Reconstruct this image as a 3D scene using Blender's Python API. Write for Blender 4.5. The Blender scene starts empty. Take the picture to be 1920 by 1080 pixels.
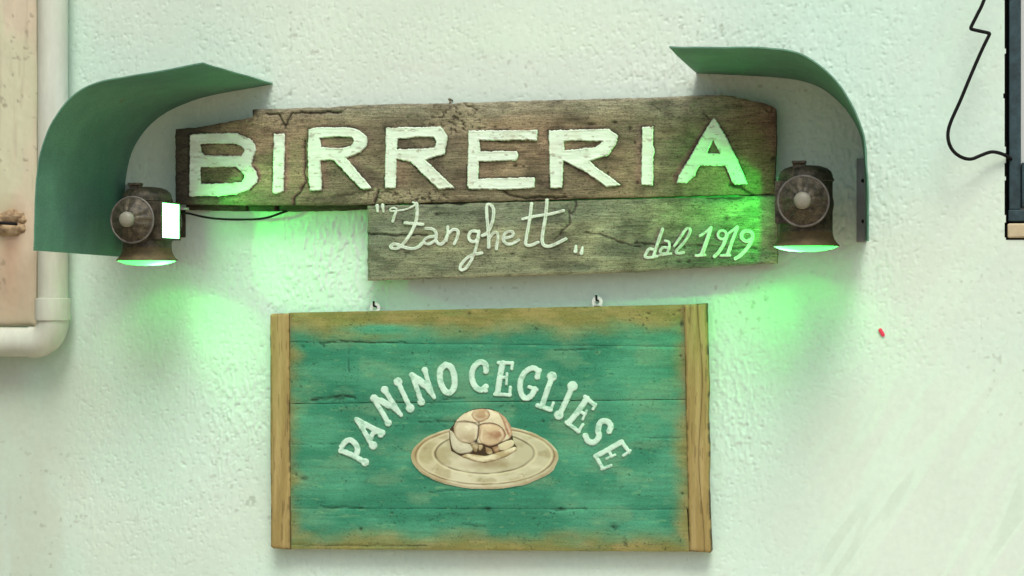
import bpy, bmesh, math, random
import numpy as np
from mathutils import Vector, Matrix

random.seed(7)
S = bpy.context.scene
COL = S.collection

# ------------------------------------------------------------------ camera
F = 3200.0                       # focal length in photograph pixels (1920 wide)
D = 4.0                          # distance camera - wall
CZ = 2.0                         # eye height
TAN = 770.0 / F                  # camera stands to the right and looks left
TH = math.atan(TAN)
CS, SN = math.cos(TH), math.sin(TH)
cam_d = bpy.data.cameras.new('camera')
cam = bpy.data.objects.new('camera', cam_d)
COL.objects.link(cam)
cam.location = (0, -D, CZ)
cam.rotation_euler = (math.radians(90), 0, TH)
cam_d.sensor_width = 36.0
cam_d.lens = 36.0 * F / 1920.0
cam_d.clip_end = 500
S.camera = cam

# ------------------------------------------------------------------ sky, sun, exposure
SUN_EL, SUN_AZ = math.radians(58), math.radians(162)      # azimuth: clockwise from +Y
w = bpy.data.worlds.new('World')
S.world = w
w.use_nodes = True
nt = w.node_tree
bg = nt.nodes['Background']
sky = nt.nodes.new('ShaderNodeTexSky')
sky.sky_type = 'NISHITA'
sky.sun_disc = False
sky.sun_elevation = SUN_EL
sky.sun_rotation = SUN_AZ
sky.air_density = 0.6
sky.dust_density = 4.0
sky.ozone_density = 1.0
nt.links.new(sky.outputs[0], bg.inputs[0])
bg.inputs[1].default_value = 0.14
sl = bpy.data.lights.new('sun', 'SUN')
sl.energy = 1.45
sl.angle = math.radians(22)
sl.color = (1.0, 0.985, 0.95)
so = bpy.data.objects.new('sun', sl)
COL.objects.link(so)
sd = Vector((math.sin(SUN_AZ) * math.cos(SUN_EL), math.cos(SUN_AZ) * math.cos(SUN_EL), math.sin(SUN_EL)))
so.rotation_euler = sd.to_track_quat('Z', 'Y').to_euler()
so.location = (1, -6, 8)
S.view_settings.view_transform = 'Standard'
S.view_settings.look = 'None'
S.view_settings.gamma = 1.0
S.view_settings.exposure = 0.40
S.cycles.use_denoising = True
S.cycles.max_bounces = 8
S.cycles.transparent_max_bounces = 12
S.cycles.sample_clamp_indirect = 6.0


# ------------------------------------------------------------------ helpers
def at(px, py, d=0.0):
    """Point on the plane d metres in front of the wall, from photograph coordinates."""
    px = np.asarray(px, float); py = np.asarray(py, float)
    u = (px - 960.0) / F; v = (540.0 - py) / F
    dx = -SN + CS * u; dy = CS + SN * u
    t = (D - d) / dy
    return np.stack([t * dx, -D + t * dy + 0 * px, CZ + t * v], -1)


def lin(r, g, b):
    o = []
    for c in (r, g, b):
        c /= 255.0
        o.append(c / 12.92 if c <= 0.04045 else ((c + 0.055) / 1.055) ** 2.4)
    return np.array(o)


def _hash(ix, iy, seed):
    h = (ix.astype(np.int64) * 374761393 + iy.astype(np.int64) * 668265263 + seed * 974634777) & 0xFFFFFFFF
    h = ((h ^ (h >> 13)) * 1274126177) & 0xFFFFFFFF
    h = (h ^ (h >> 16)) & 0xFFFFFFFF
    return h / 4294967295.0


def vnoise(x, y, seed=0):
    x = np.asarray(x, float); y = np.asarray(y, float)
    ix = np.floor(x); iy = np.floor(y)
    fx = x - ix; fy = y - iy
    fx = fx * fx * (3 - 2 * fx); fy = fy * fy * (3 - 2 * fy)
    a = _hash(ix, iy, seed); b = _hash(ix + 1, iy, seed)
    c = _hash(ix, iy + 1, seed); d = _hash(ix + 1, iy + 1, seed)
    return (a * (1 - fx) + b * fx) * (1 - fy) + (c * (1 - fx) + d * fx) * fy


def fbm(x, y, seed=0, oct=4):
    s = 0; a = 0.5; n = 0
    for k in range(oct):
        s = s + a * vnoise(x * 2 ** k, y * 2 ** k, seed + 17 * k); n += a; a *= 0.5
    return s / n            # 0..1


def smooth(e0, e1, x):
    t = np.clip((x - e0) / (e1 - e0), 0, 1)
    return t * t * (3 - 2 * t)


def mixc(a, b, t):
    t = np.asarray(t)[..., None]
    return a * (1 - t) + b * t


def seg_dist(px, py, a, b):
    ax, ay = a; bx, by = b
    vx, vy = bx - ax, by - ay
    L = vx * vx + vy * vy + 1e-9
    t = np.clip(((px - ax) * vx + (py - ay) * vy) / L, 0, 1)
    return np.hypot(px - ax - t * vx, py - ay - t * vy), t


def poly_dist(px, py, pts):
    d = None
    for a, b in zip(pts[:-1], pts[1:]):
        e, _ = seg_dist(px, py, a, b)
        d = e if d is None else np.minimum(d, e)
    return d


def poly_sdf(px, py, pts):
    """signed distance to a closed polygon, negative inside"""
    d = poly_dist(px, py, list(pts) + [pts[0]])
    ins = np.zeros(np.shape(px), bool)
    n = len(pts)
    for i in range(n):
        x0, y0 = pts[i]; x1, y1 = pts[(i + 1) % n]
        if y0 == y1: continue
        c = (y0 > py) != (y1 > py)
        xi = (x1 - x0) * (py - y0) / (y1 - y0) + x0
        ins ^= c & (px < xi)
    return np.where(ins, -d, d)


def rough_edge(amp, freq, seed):
    return lambda x, y: amp * (fbm(x * freq, y * freq, seed, 3) - .5) * 2


def chaikin(pts, n=2):
    for _ in range(n):
        q = [pts[0]]
        for a, b in zip(pts[:-1], pts[1:]):
            q.append((a[0] * .75 + b[0] * .25, a[1] * .75 + b[1] * .25))
            q.append((a[0] * .25 + b[0] * .75, a[1] * .25 + b[1] * .75))
        q.append(pts[-1]); pts = q
    return pts


def mesh_np(name, V, Q, mat, parent=None, col=None, smooth_=True, tris=None):
    V = np.ascontiguousarray(V, np.float32); Q = np.asarray(Q, np.int32).reshape(-1, 4)
    me = bpy.data.meshes.new(name)
    me.vertices.add(len(V)); me.vertices.foreach_set('co', V.ravel())
    nq = len(Q)
    me.loops.add(nq * 4); me.loops.foreach_set('vertex_index', Q.ravel())
    me.polygons.add(nq)
    me.polygons.foreach_set('loop_start', np.arange(0, nq * 4, 4, dtype=np.int32))
    me.polygons.foreach_set('use_smooth', np.full(nq, bool(smooth_)))
    me.update(calc_edges=True); me.validate()
    if col is not None:
        a = me.color_attributes.new('Col', 'FLOAT_COLOR', 'POINT')
        c = np.ones((len(V), 4), np.float32); c[:, :3] = np.clip(col, 0, 1)
        a.data.foreach_set('color', c.ravel())
    me.materials.append(mat)
    o = bpy.data.objects.new(name, me); COL.objects.link(o)
    if parent: o.parent = parent
    return o


def relief(name, sdf, bbox, step, face_d, height, thick, color, mat, parent=None):
    """A slab cut to the outline sdf<0, its face a height field, with real sides."""
    x0, y0, x1, y1 = bbox
    xs = np.arange(x0, x1 + step, step); ys = np.arange(y0, y1 + step, step)
    X, Y = np.meshgrid(xs, ys)
    ny, nx = X.shape
    cx = (X[:-1, :-1] + X[1:, 1:]) / 2; cy = (Y[:-1, :-1] + Y[1:, 1:]) / 2
    keep = sdf(cx, cy) < 0
    used = np.zeros((ny, nx), int)
    for dy in (0, 1):
        for dx in (0, 1):
            used[dy:ny - 1 + dy, dx:nx - 1 + dx] += keep
    bnd = (used > 0) & (used < 4)
    bx, by = X[bnd], Y[bnd]
    for _ in range(2):
        e = 0.25 * step
        s = sdf(bx, by)
        gx = (sdf(bx + e, by) - sdf(bx - e, by)) / (2 * e); gy = (sdf(bx, by + e) - sdf(bx, by - e)) / (2 * e)
        g = np.maximum(gx * gx + gy * gy, .25)
        mvx = -s * gx / g; mvy = -s * gy / g
        m = np.hypot(mvx, mvy); k = np.minimum(1, 0.55 * step / np.maximum(m, 1e-9))
        bx = bx + mvx * k; by = by + mvy * k
    X[bnd] = bx; Y[bnd] = by
    idx = -np.ones((ny, nx), int); sel = used > 0
    idx[sel] = np.arange(sel.sum())
    fx, fy = X[sel], Y[sel]
    sd_ = sdf(fx, fy)
    P = at(fx, fy, face_d)
    h = height(fx, fy, sd_)
    P[:, 1] -= h
    C = color(fx, fy, sd_)
    Q = np.stack([idx[:-1, :-1], idx[1:, :-1], idx[1:, 1:], idx[:-1, 1:]], -1)[keep]
    # sides
    E = {}
    for q in Q:
        for a, b in ((q[0], q[1]), (q[1], q[2]), (q[2], q[3]), (q[3], q[0])):
            if (b, a) in E: del E[(b, a)]
            else: E[(a, b)] = 1
    ed = np.array(list(E.keys()))
    ring = np.unique(ed)
    m1 = {v: len(P) + i for i, v in enumerate(ring)}
    m2 = {v: len(P) + len(ring) + i for i, v in enumerate(ring)}
    top = P[ring].copy(); bot = P[ring].copy(); bot[:, 1] = -(face_d - thick)
    side = np.array([(a, m2b, m2a, b) for a, m2b, m2a, b in
                     ((m1[a], m2[a], m2[b], m1[b]) for a, b in ed)])
    side = side[:, ::-1]
    V = np.concatenate([P, top, bot]); CC = np.concatenate([C, C[ring] * .8, C[ring] * .8])
    return mesh_np(name, V, np.concatenate([Q, side]), mat, parent, CC)


def finish(bm, name, mat, parent=None, smooth_=True, flat_angle=None):
    me = bpy.data.meshes.new(name)
    bm.normal_update(); bm.to_mesh(me); bm.free()
    for p in me.polygons: p.use_smooth = smooth_
    if flat_angle: me.set_sharp_from_angle(angle=math.radians(flat_angle))
    me.materials.append(mat)
    o = bpy.data.objects.new(name, me); COL.objects.link(o)
    if parent: o.parent = parent
    return o


def add_lathe(bm, prof, M=Matrix(), seg=40, a0=0, a1=2 * math.pi, skip=None):
    """profile (r, z) turned about local z"""
    full = abs(a1 - a0 - 2 * math.pi) < 1e-6
    n = seg if full else seg + 1
    R = []
    for (r, z) in prof:
        if r < 1e-6: R.append([bm.verts.new(M @ Vector((0, 0, z)))] * n)
        else: R.append([bm.verts.new(M @ Vector((r * math.cos(a0 + (a1 - a0) * k / seg), r * math.sin(a0 + (a1 - a0) * k / seg), z))) for k in range(n)])
    for i in range(len(prof) - 1):
        for k in range(seg):
            k2 = (k + 1) % n
            if skip and skip(a0 + (a1 - a0) * (k + .5) / seg, (prof[i][1] + prof[i + 1][1]) / 2): continue
            vs = [R[i][k], R[i][k2], R[i + 1][k2], R[i + 1][k]]
            u = []
            for v_ in vs:
                if v_ not in u: u.append(v_)
            if len(u) > 2:
                try: bm.faces.new(u)
                except ValueError: pass


def add_box(bm, c, s, bev=0.0, M=None, rot=None):
    g = bmesh.ops.create_cube(bm, size=1)
    vs = g['verts']
    T = Matrix.Translation(c) @ (rot if rot else Matrix()) @ Matrix.Diagonal((s[0], s[1], s[2], 1))
    if M: T = M @ T
    bmesh.ops.transform(bm, matrix=T, verts=vs)
    if bev:
        es = list({e for v_ in vs for e in v_.link_edges})
        bmesh.ops.bevel(bm, geom=es, offset=bev, segments=2, affect='EDGES', profile=.5)


def add_tube(bm, pts, r, seg=10, cap=True):
    pts = [Vector(p) for p in pts]
    rings = []
    up = Vector((0.13, 1, 0.21)).normalized()
    for i, p in enumerate(pts):
        t = (pts[min(i + 1, len(pts) - 1)] - pts[max(i - 1, 0)]).normalized()
        n = (up - t * up.dot(t)).normalized(); b = t.cross(n)
        rr = r(i / (len(pts) - 1)) if callable(r) else r
        rings.append([bm.verts.new(p + (n * math.cos(a) + b * math.sin(a)) * rr) for a in (2 * math.pi * k / seg for k in range(seg))])
    for a, b in zip(rings[:-1], rings[1:]):
        for k in range(seg): bm.faces.new((a[k], a[(k + 1) % seg], b[(k + 1) % seg], b[k]))
    if cap:
        bm.faces.new(rings[0][::-1]); bm.faces.new(rings[-1])


def spline(pts, n=10):
    P = [Vector(p) for p in pts]
    P = [P[0] * 2 - P[1]] + P + [P[-1] * 2 - P[-2]]
    out = []
    for i in range(1, len(P) - 2):
        for k in range(n):
            t = k / n
            out.append(.5 * ((2 * P[i]) + (P[i + 1] - P[i - 1]) * t + (2 * P[i - 1] - 5 * P[i] + 4 * P[i + 1] - P[i + 2]) * t * t + (3 * P[i] - P[i - 1] - 3 * P[i + 1] + P[i + 2]) * t ** 3))
    out.append(P[-2])
    return out


def empty(name, loc, label, cat, group=None):
    o = bpy.data.objects.new(name, None); COL.objects.link(o)
    o.location = loc; o.empty_display_size = .05
    return tag(o, label, cat, group)


def tag(o, label, cat, group=None):
    o['label'] = label; o['category'] = cat
    if group: o['group'] = group
    return o


def structure(o):
    o['kind'] = 'structure'; return o


def keep_world(o, parent):
    """parent a mesh whose vertices are in world space to an Empty that is not at the origin"""
    o.parent = parent
    o.matrix_parent_inverse = Matrix.Translation(-Vector(parent.location)) if parent.parent is None else Matrix()
    return o


# ------------------------------------------------------------------ materials
def mat(name, color=(.5, .5, .5), rough=.7, metal=0.0, attr=False, noise=None, bump=None, spec=.4, coord='Object'):
    """noise: list of (scale xyz, detail, low colour factor, high colour factor); bump: list of (scale xyz, detail, strength, distance)"""
    m = bpy.data.materials.new(name); m.use_nodes = True
    nt = m.node_tree; N = nt.nodes; L = nt.links
    b = N['Principled BSDF']
    b.inputs['Roughness'].default_value = rough; b.inputs['Metallic'].default_value = metal
    b.inputs['Specular IOR Level'].default_value = spec
    tc = N.new('ShaderNodeTexCoord')
    if attr:
        a = N.new('ShaderNodeVertexColor'); a.layer_name = 'Col'; cur = a.outputs[0]
    else:
        a = N.new('ShaderNodeRGB'); a.outputs[0].default_value = (*color, 1); cur = a.outputs[0]

    def tex(scale, detail):
        mp = N.new('ShaderNodeMapping'); mp.inputs['Scale'].default_value = scale
        L.new(tc.outputs[coord], mp.inputs[0])
        t = N.new('ShaderNodeTexNoise'); t.inputs['Scale'].default_value = 1; t.inputs['Detail'].default_value = detail
        t.inputs['Roughness'].default_value = .6
        L.new(mp.outputs[0], t.inputs['Vector'])
        return t.outputs['Fac']
    for nz in (noise or []):
        sc, det, lo, hi = nz[:4]; pp = nz[4] if len(nz) > 4 else (.3, .7)
        f = tex(sc, det)
        r = N.new('ShaderNodeValToRGB'); r.color_ramp.elements[0].position = pp[0]; r.color_ramp.elements[1].position = pp[1]
        r.color_ramp.elements[0].color = (*lo, 1); r.color_ramp.elements[1].color = (*hi, 1)
        L.new(f, r.inputs[0])
        mx = N.new('ShaderNodeMix'); mx.data_type = 'RGBA'; mx.blend_type = 'MULTIPLY'; mx.inputs[0].default_value = 1
        L.new(cur, mx.inputs[6]); L.new(r.outputs[0], mx.inputs[7]); cur = mx.outputs[2]
    L.new(cur, b.inputs['Base Color'])
    prev = None
    for (sc, det, st, dist) in (bump or []):
        f = tex(sc, det)
        bp = N.new('ShaderNodeBump'); bp.inputs['Strength'].default_value = st; bp.inputs['Distance'].default_value = dist
        L.new(f, bp.inputs['Height'])
        if prev: L.new(prev, bp.inputs['Normal'])
        prev = bp.outputs[0]
    if prev: L.new(prev, b.inputs['Normal'])
    return m


def g3(a): return (a, a, a)


M_WALL = mat('wall_plaster', attr=True, rough=.92, spec=.2,
             noise=[((2.5, 2.5, 2.5), 3, (.95, .96, .95), g3(1.03)), ((60, 60, 60), 2, g3(.96), g3(1.02))],
             bump=[((420, 420, 260), 3, .12, .0010), ((700, 700, 600), 2, .14, .0007)])
M_WOOD = mat('weathered_wood', attr=True, rough=.85, spec=.2,
             noise=[((6, 6, 9), 5, g3(.72), g3(1.16)), ((16, 16, 150), 5, g3(.78), g3(1.16)), ((60, 60, 500), 3, g3(.76), g3(1.14), (.36, .64)), ((150, 150, 300), 3, g3(.42), g3(1.04), (.32, .45)), ((320, 320, 420), 2, g3(.7), g3(1.2))],
             bump=[((14, 14, 330), 4, .8, .0022), ((160, 160, 700), 3, .5, .0012)])
M_PANEL = mat('painted_boards', attr=True, rough=.72, spec=.25,
              noise=[((8, 8, 30), 5, (.88, .9, .89), g3(1.1)), ((200, 200, 400), 3, g3(.8), g3(1.12)), ((120, 120, 300), 3, g3(.55), g3(1.02), (.28, .40))],
              bump=[((10, 10, 200), 4, .2, .001), ((180, 180, 300), 3, .3, .0007)])
M_BATTEN = mat('ochre_batten', attr=True, rough=.75, spec=.25,
               noise=[((90, 90, 5), 4, (.88, .88, .87), g3(1.08)), ((400, 400, 60), 2, g3(.9), g3(1.06))],
               bump=[((220, 220, 7), 4, .5, .0012)])
M_PAINT = mat('white_letter_paint', attr=True, rough=.6, spec=.3,
              noise=[((40, 40, 40), 3, (.93, .94, .93), g3(1.03))],
              bump=[((70, 70, 300), 3, .3, .001)])
M_ART = mat('sign_painting', attr=True, rough=.7, spec=.25, bump=[((150, 150, 260), 3, .3, .0008)])
M_HOOD = mat('hood_green_metal', (.10, .25, .165), rough=.55, spec=.35,
             noise=[((4, 4, 4), 5, (.74, .80, .84), (1.18, 1.14, 1.12)), ((22, 22, 9), 4, g3(.9), g3(1.08)), ((26, 26, 26), 5, (1.25, .72, .5), g3(1.0), (.26, .33)), ((420, 420, 420), 2, g3(.72), g3(1.22))],
             bump=[((600, 600, 600), 1, .2, .0006)])
M_GALV = mat('galvanised_metal', (.23, .27, .25), rough=.5, metal=.35, noise=[((40, 40, 20), 3, g3(.75), g3(1.1))])
M_LANT = mat('dark_lantern_metal', (.045, .043, .036), rough=.55, metal=.35, spec=.5,
             noise=[((70, 70, 70), 5, (.35, .4, .33), (2.4, 2.2, 1.6)), ((300, 300, 300), 3, g3(.5), g3(1.5))],
             bump=[((140, 140, 140), 4, .5, .001)])
M_RUST = mat('rusty_skirt', (.115, .095, .045), rough=.7, metal=.25,
             noise=[((50, 50, 80), 4, (.6, .6, .55), (1.25, 1.2, 1.1))], bump=[((160, 160, 160), 3, .4, .0008)])
M_RIM = mat('worn_rim', (.17, .165, .14), rough=.5, metal=.5, noise=[((60, 60, 60), 3, g3(.6), g3(1.2))])
M_KNOB = mat('pale_knob', (.23, .235, .175), rough=.5, noise=[((60, 60, 60), 3, g3(.86), g3(1.05))])
M_BLACK = mat('black_rubber', (.004, .005, .004), rough=.75, spec=.2)
M_HOLE = mat('dark_hole', (.006, .006, .006), rough=.9)
M_PVC = mat('white_pipe', (.62, .67, .56), rough=.45, spec=.4, noise=[((5, 5, 3), 5, (.80, .80, .76), g3(1.05)), ((40, 40, 9), 4, g3(.9), g3(1.04))],
            bump=[((60, 60, 20), 3, .15, .001)])
M_CREAM = mat('cream_plaster', (.60, .61, .44), rough=.9, spec=.2,
              noise=[((4, 4, 2), 4, (.90, .86, .82), g3(1.05)), ((30, 30, 12), 4, g3(.93), g3(1.03))],
              bump=[((50, 50, 30), 4, .25, .002)])
M_CREAMATT = mat('stained_cream_plaster', attr=True, rough=.9, spec=.2, noise=[((30, 30, 12), 4, g3(.93), g3(1.03))], bump=[((50, 50, 30), 4, .2, .002)])
M_LUMP = mat('brown_foam', (.40, .31, .19), rough=.9, noise=[((60, 60, 60), 4, (.5, .42, .36), (1.3, 1.3, 1.25))],
             bump=[((140, 140, 140), 4, .8, .003)])
M_FRAME = mat('blue_black_steel', (.022, .045, .05), rough=.6, spec=.3, noise=[((50, 50, 50), 4, g3(.6), (1.5, 1.6, 1.6))],
              bump=[((260, 260, 260), 2, .3, .0007)])
M_PANE = mat('pale_frosted_pane', (.50, .56, .51), rough=.15, spec=.5)
M_SILL = mat('cream_stone', (.50, .44, .27), rough=.85, noise=[((30, 30, 30), 4, g3(.8), g3(1.1))], bump=[((90, 90, 90), 3, .4, .002)])
M_EYE = mat('steel_eyelet', (.66, .70, .66), rough=.4)
M_RED = mat('red_paint', (.55, .045, .07), rough=.6)
M_GROUND = mat('stone_paving', (.50, .38, .27), rough=.9, noise=[((1.5, 1.5, 1.5), 4, g3(.8), g3(1.1))])

M_BLOCKER = mat('grey_sky_blocker', (.26, .25, .23), rough=.9, noise=[((3, 3, 3), 4, g3(.8), g3(1.1))])
GREEN = (0.012, 1.0, 0.07)


def glass_mat(name, transp, emit):
    m = bpy.data.materials.new(name); m.use_nodes = True
    nt = m.node_tree; N = nt.nodes; L = nt.links
    N.remove(N['Principled BSDF']); out = N['Material Output']
    tr = N.new('ShaderNodeBsdfTransparent')
    tl = N.new('ShaderNodeBsdfTranslucent'); tl.inputs[0].default_value = (.9, .95, .92, 1)
    mx = N.new('ShaderNodeMixShader'); mx.inputs[0].default_value = 1 - transp
    L.new(tr.outputs[0], mx.inputs[1]); L.new(tl.outputs[0], mx.inputs[2])
    if emit:
        em = N.new('ShaderNodeEmission'); em.inputs[0].default_value = (.33, 1, .46, 1); em.inputs[1].default_value = emit
        ad = N.new('ShaderNodeAddShader')
        L.new(mx.outputs[0], ad.inputs[0]); L.new(em.outputs[0], ad.inputs[1]); L.new(ad.outputs[0], out.inputs[0])
    else:
        L.new(mx.outputs[0], out.inputs[0])
    return m


M_WIN = glass_mat('lit_window_glass', .85, 2.3)
M_BOT = glass_mat('lower_diffuser_glass', .55, 0)

# ------------------------------------------------------------------ setting: ground and wall
bm = bmesh.new()
vs = [bm.verts.new(p) for p in ((-60, -120, 0), (60, -120, 0), (60, .3, 0), (-60, .3, 0))]
bm.faces.new(vs)
structure(finish(bm, 'pavement', M_GROUND, smooth_=False))


def build_wall():
    a = at(-30, -30); b = at(1950, 1110)
    st = .0028
    xs = np.concatenate([np.arange(-9, a[0], .35), np.arange(a[0], b[0], st), np.arange(b[0], 9, .35)])
    zl, zh = at(-30, 1110)[2] - .01, a[2] + .01
    zs = np.concatenate([np.arange(-.05, zl, .2), np.arange(zl, zh, st), np.arange(zh, 6, .3)])
    X, Z = np.meshgrid(xs, zs)
    # photograph coordinates of each point of the wall, to place patches of texture
    cxx = X * CS + D * SN * 0; 
    fw = -SN * X + CS * D; rt = CS * X + SN * D
    px = 960 + F * rt / fw; py = 540 - F * (Z - CZ) / fw
    inview = (X > a[0] - .05) & (X < b[0] + .05) & (Z > zl - .05) & (Z < zh + .05)
    lowf = fbm(X * 2.2, Z * 2.2, 3, 3) - .5
    # trowelled roughcast: short downward dabs, stronger in patches
    wx = X + .012 * (fbm(X * 20, Z * 20, 41, 2) - .5); wz = Z
    dab = fbm(wx * 190, wz * 70, 5, 2)
    dab = np.clip((dab - .56) * 5.0, -.4, 1)
    pit = fbm(X * 190, Z * 170, 8, 2); pit = -np.clip((pit - .68) * 7, 0, 1)
    rough = smooth(.38, .62, fbm(X * 2.7, Z * 2.7, 21, 3))
    rough = np.clip(rough * .5 + .08, 0, 1)
    band = np.maximum(np.exp(-((py - 470) / 130) ** 2) * np.exp(-((px - 590) / 160) ** 2), np.maximum(.9 * np.exp(-((py - 150) / 60) ** 2) * np.exp(-((px - 1380) / 190) ** 2), .9 * np.exp(-((py - 780) / 170) ** 2) * np.exp(-((np.abs(px - 915) - 470) / 70) ** 2)))
    band = np.maximum(band, .9 * np.exp(-((py - 320) / 170) ** 2) * np.exp(-((px - 1590) / 90) ** 2))
    rough = np.clip(rough * .8 + .75 * band, 0, 1.15)
    calm = smooth(1380, 1600, px) * smooth(620, 820, py + .25 * (px - 1600)) * .85
    calm = np.maximum(calm, smooth(180, 60, px) * .8)
    calm = np.maximum(calm, .5 * smooth(1640, 1800, px))
    rough = rough * (1 - calm)
    h = .0035 * lowf + .0015 * dab * rough ** 1.7 + .0020 * pit * np.clip(rough + .35 * (1 - calm), 0, 1) + .0004 * (fbm(X * 60, Z * 60, 31, 2) - .5)
    # soft diagonal trowel streaks in the calm corner
    st_ = fbm((X * .8 - Z * .45) * 60, (Z * .8 + X * .45) * 7, 55, 2)
    h = h + .0005 * (np.clip((st_ - .55) * 4, 0, 1)) * calm * smooth(1380, 1500, px)
    h = np.where(inview, h, .006 * lowf)
    V = np.stack([X, -h, Z], -1).reshape(-1, 3)
    base = lin(197, 223, 206)
    c = np.broadcast_to(base, X.shape + (3,)).copy()
    t = smooth(.42, .7, fbm(X * 1.6 + 9, Z * 1.6, 77, 4))
    c = mixc(c, lin(210, 214, 199), t * .4)
    # grubby patches low on the left and below the pipe, faint brown run-off
    run = smooth(260, 0, px) * smooth(640, 700, py) * smooth(.35, .65, fbm(X * 9, Z * 3, 12, 4))
    c = mixc(c, lin(184, 176, 156), run * .35)
    sm = fbm((X * .8 - Z * .5) * 26, (Z * .85 + X * .5) * 3.2, 57, 3)
    c = mixc(c, lin(202, 232, 208), smooth(.46, .64, sm) * calm * smooth(1400, 1560, px) * .5)
    c = mixc(c, lin(170, 190, 172), smooth(.66, .72, sm) * smooth(.5, .65, fbm(X * 6, Z * 6, 58, 2)) * calm * smooth(1400, 1560, px) * .3)
    speck = smooth(.77, .82, fbm(X * 70, Z * 70, 91, 2)) * smooth(.5, .7, fbm(X * 4, Z * 4, 92, 3))
    c = mixc(c, lin(140, 150, 130), speck * .4)
    C = c.reshape(-1, 3)
    ny, nx = X.shape
    I = np.arange(ny * nx).reshape(ny, nx)
    Q = np.stack([I[:-1, :-1], I[:-1, 1:], I[1:, 1:], I[1:, :-1]], -1)
    # opening of the window at the right, its edge broken
    ox = at(1884, 0)[0]; oz = at(1900, 452)[2]
    jag = .006 * (fbm(Z * 45, Z * 0 + 2, 61, 3) - .5) + .003 * (Z - CZ - .3)
    cxx = X[:-1, :-1] + st / 2
    hole = (cxx > (ox - jag[:-1, :-1])) & (cxx < ox + 1.1) & (Z[:-1, :-1] > oz) & (Z[:-1, :-1] < oz + 1.9)
    o = mesh_np('wall', V, Q[~hole], M_WALL, None, C)
    structure(o)
    return ox, oz


OX, OZ = build_wall()
# reveal of the opening
bm = bmesh.new()
add_box(bm, (OX - .03, .17, OZ + .95), (.055, .3, 1.9), 0)
add_box(bm, (OX + .55, .17, OZ - .03), (1.2, .3, .055), 0)
structure(finish(bm, 'wall_reveal', M_WALL, smooth_=False))

# cream neighbour strip of wall at the left
p = at(66, -66); q = at(-70, -66)
bm = bmesh.new()
add_box(bm, ((p[0] + q[0]) / 2, -.004, (p[2] + 5) / 2), (p[0] - q[0], .03, 5 - p[2]), .004)
structure(finish(bm, 'wall_cream_upper', M_CREAM, flat_angle=40))


def cream_color(x, y, s):
    c = mixc(lin(206, 210, 178) * np.ones(x.shape + (3,)), lin(214, 204, 178), smooth(.35, .65, fbm(x * .02, y * .006, 2600, 4)))
    c = mixc(c, lin(176, 160, 134), smooth(430, 560, y + 120 * (fbm(x * .03, y * .012, 2601, 4) - .5)) * .7)
    lump = np.exp(-np.hypot((x - 18) / 34, (y - 420) / 46) ** 2); c = mixc(c, lin(172, 130, 96), lump * .55)
    run = smooth(425, 470, y) * np.exp(-((x - 20 - 8 * (fbm(y * .03, y * 0, 2602, 2) - .5)) / 20) ** 2) * smooth(640, 470, y); c = mixc(c, lin(170, 128, 100), run * .45)
    sp = smooth(.70, .76, fbm(x * .12, y * .10, 2603, 3)) * smooth(.45, .6, fbm(x * .02, y * .02, 2604, 3)); c = mixc(c, lin(136, 128, 104), sp * .55)
    st = smooth(.6, .75, fbm(x * .10, y * .008, 2605, 3)); return mixc(c, lin(186, 178, 150), st * .4)


def cream_h(x, y, s):
    return .003 * (fbm(x * .02, y * .01, 2606, 3) - .5) - .008 * np.exp(-np.clip(-s, 0, 99) / 5) + .0012 * (fbm(x * .1, y * .08, 2607, 3) - .5)


ree_ = rough_edge(1.5, .02, 2608)
structure(relief('wall_cream_strip', lambda x, y: poly_sdf(x, y, [(-80, -70), (66, -70), (66.5, 300), (65.5, 612), (-80, 612)]) + ree_(x, y), (-84, -74, 72, 618), 3.0, .019, cream_h, .03, cream_color, M_CREAMATT))

# added out-of-view block left of the pipe, cutting skylight on the left wall
q = at(-70, 540)
bm = bmesh.new(); add_box(bm, (q[0] - 2, -.9, 3.0), (4, 1.75, 6.4), .01)
structure(finish(bm, 'side_sky_blocker', M_BLOCKER, flat_angle=40))

# ------------------------------------------------------------------ drainpipe
pr = .0375
dpipe = empty('drainpipe', at(99, 640, .0), 'white drainpipe turning left at a bend below the cream wall strip', 'pipe')
pa = Vector(at(99, 620, .052)); ctr_z = at(99, 642, .052)[2]
R_ = .052
xc = pa.x - R_; zc = ctr_z + R_
bm = bmesh.new(); add_tube(bm, [(pa.x, pa.y, zc + .03), (pa.x, pa.y, 5.5)], pr, 28)
keep_world(finish(bm, 'pipe_run', M_PVC, flat_angle=40), dpipe)
bm = bmesh.new()
arc = [(xc + R_ * math.cos(t), pa.y, zc + R_ * math.sin(t)) for t in [-math.pi / 2 * k / 14 for k in range(15)]]
add_tube(bm, [(pa.x, pa.y, zc + .01)] + arc + [(xc - .012, pa.y, zc - R_)], pr + .0022, 28)
keep_world(finish(bm, 'elbow', M_PVC, flat_angle=40), dpipe)
bm = bmesh.new(); add_lathe(bm, [(pr, -.001), (pr + .0062, 0), (pr + .0068, .008), (pr + .0068, .05), (pr + .006, .055), (pr, .056)], Matrix.Translation((pa.x, pa.y, zc + .005)), 32)
keep_world(finish(bm, 'collar', M_PVC, flat_angle=40), dpipe)
bm = bmesh.new(); add_tube(bm, [(xc + .0, pa.y, zc - R_), (xc - 3, pa.y, zc - R_ - .004)], pr, 28)
keep_world(finish(bm, 'pipe_run', M_PVC, flat_angle=40), dpipe)

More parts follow.
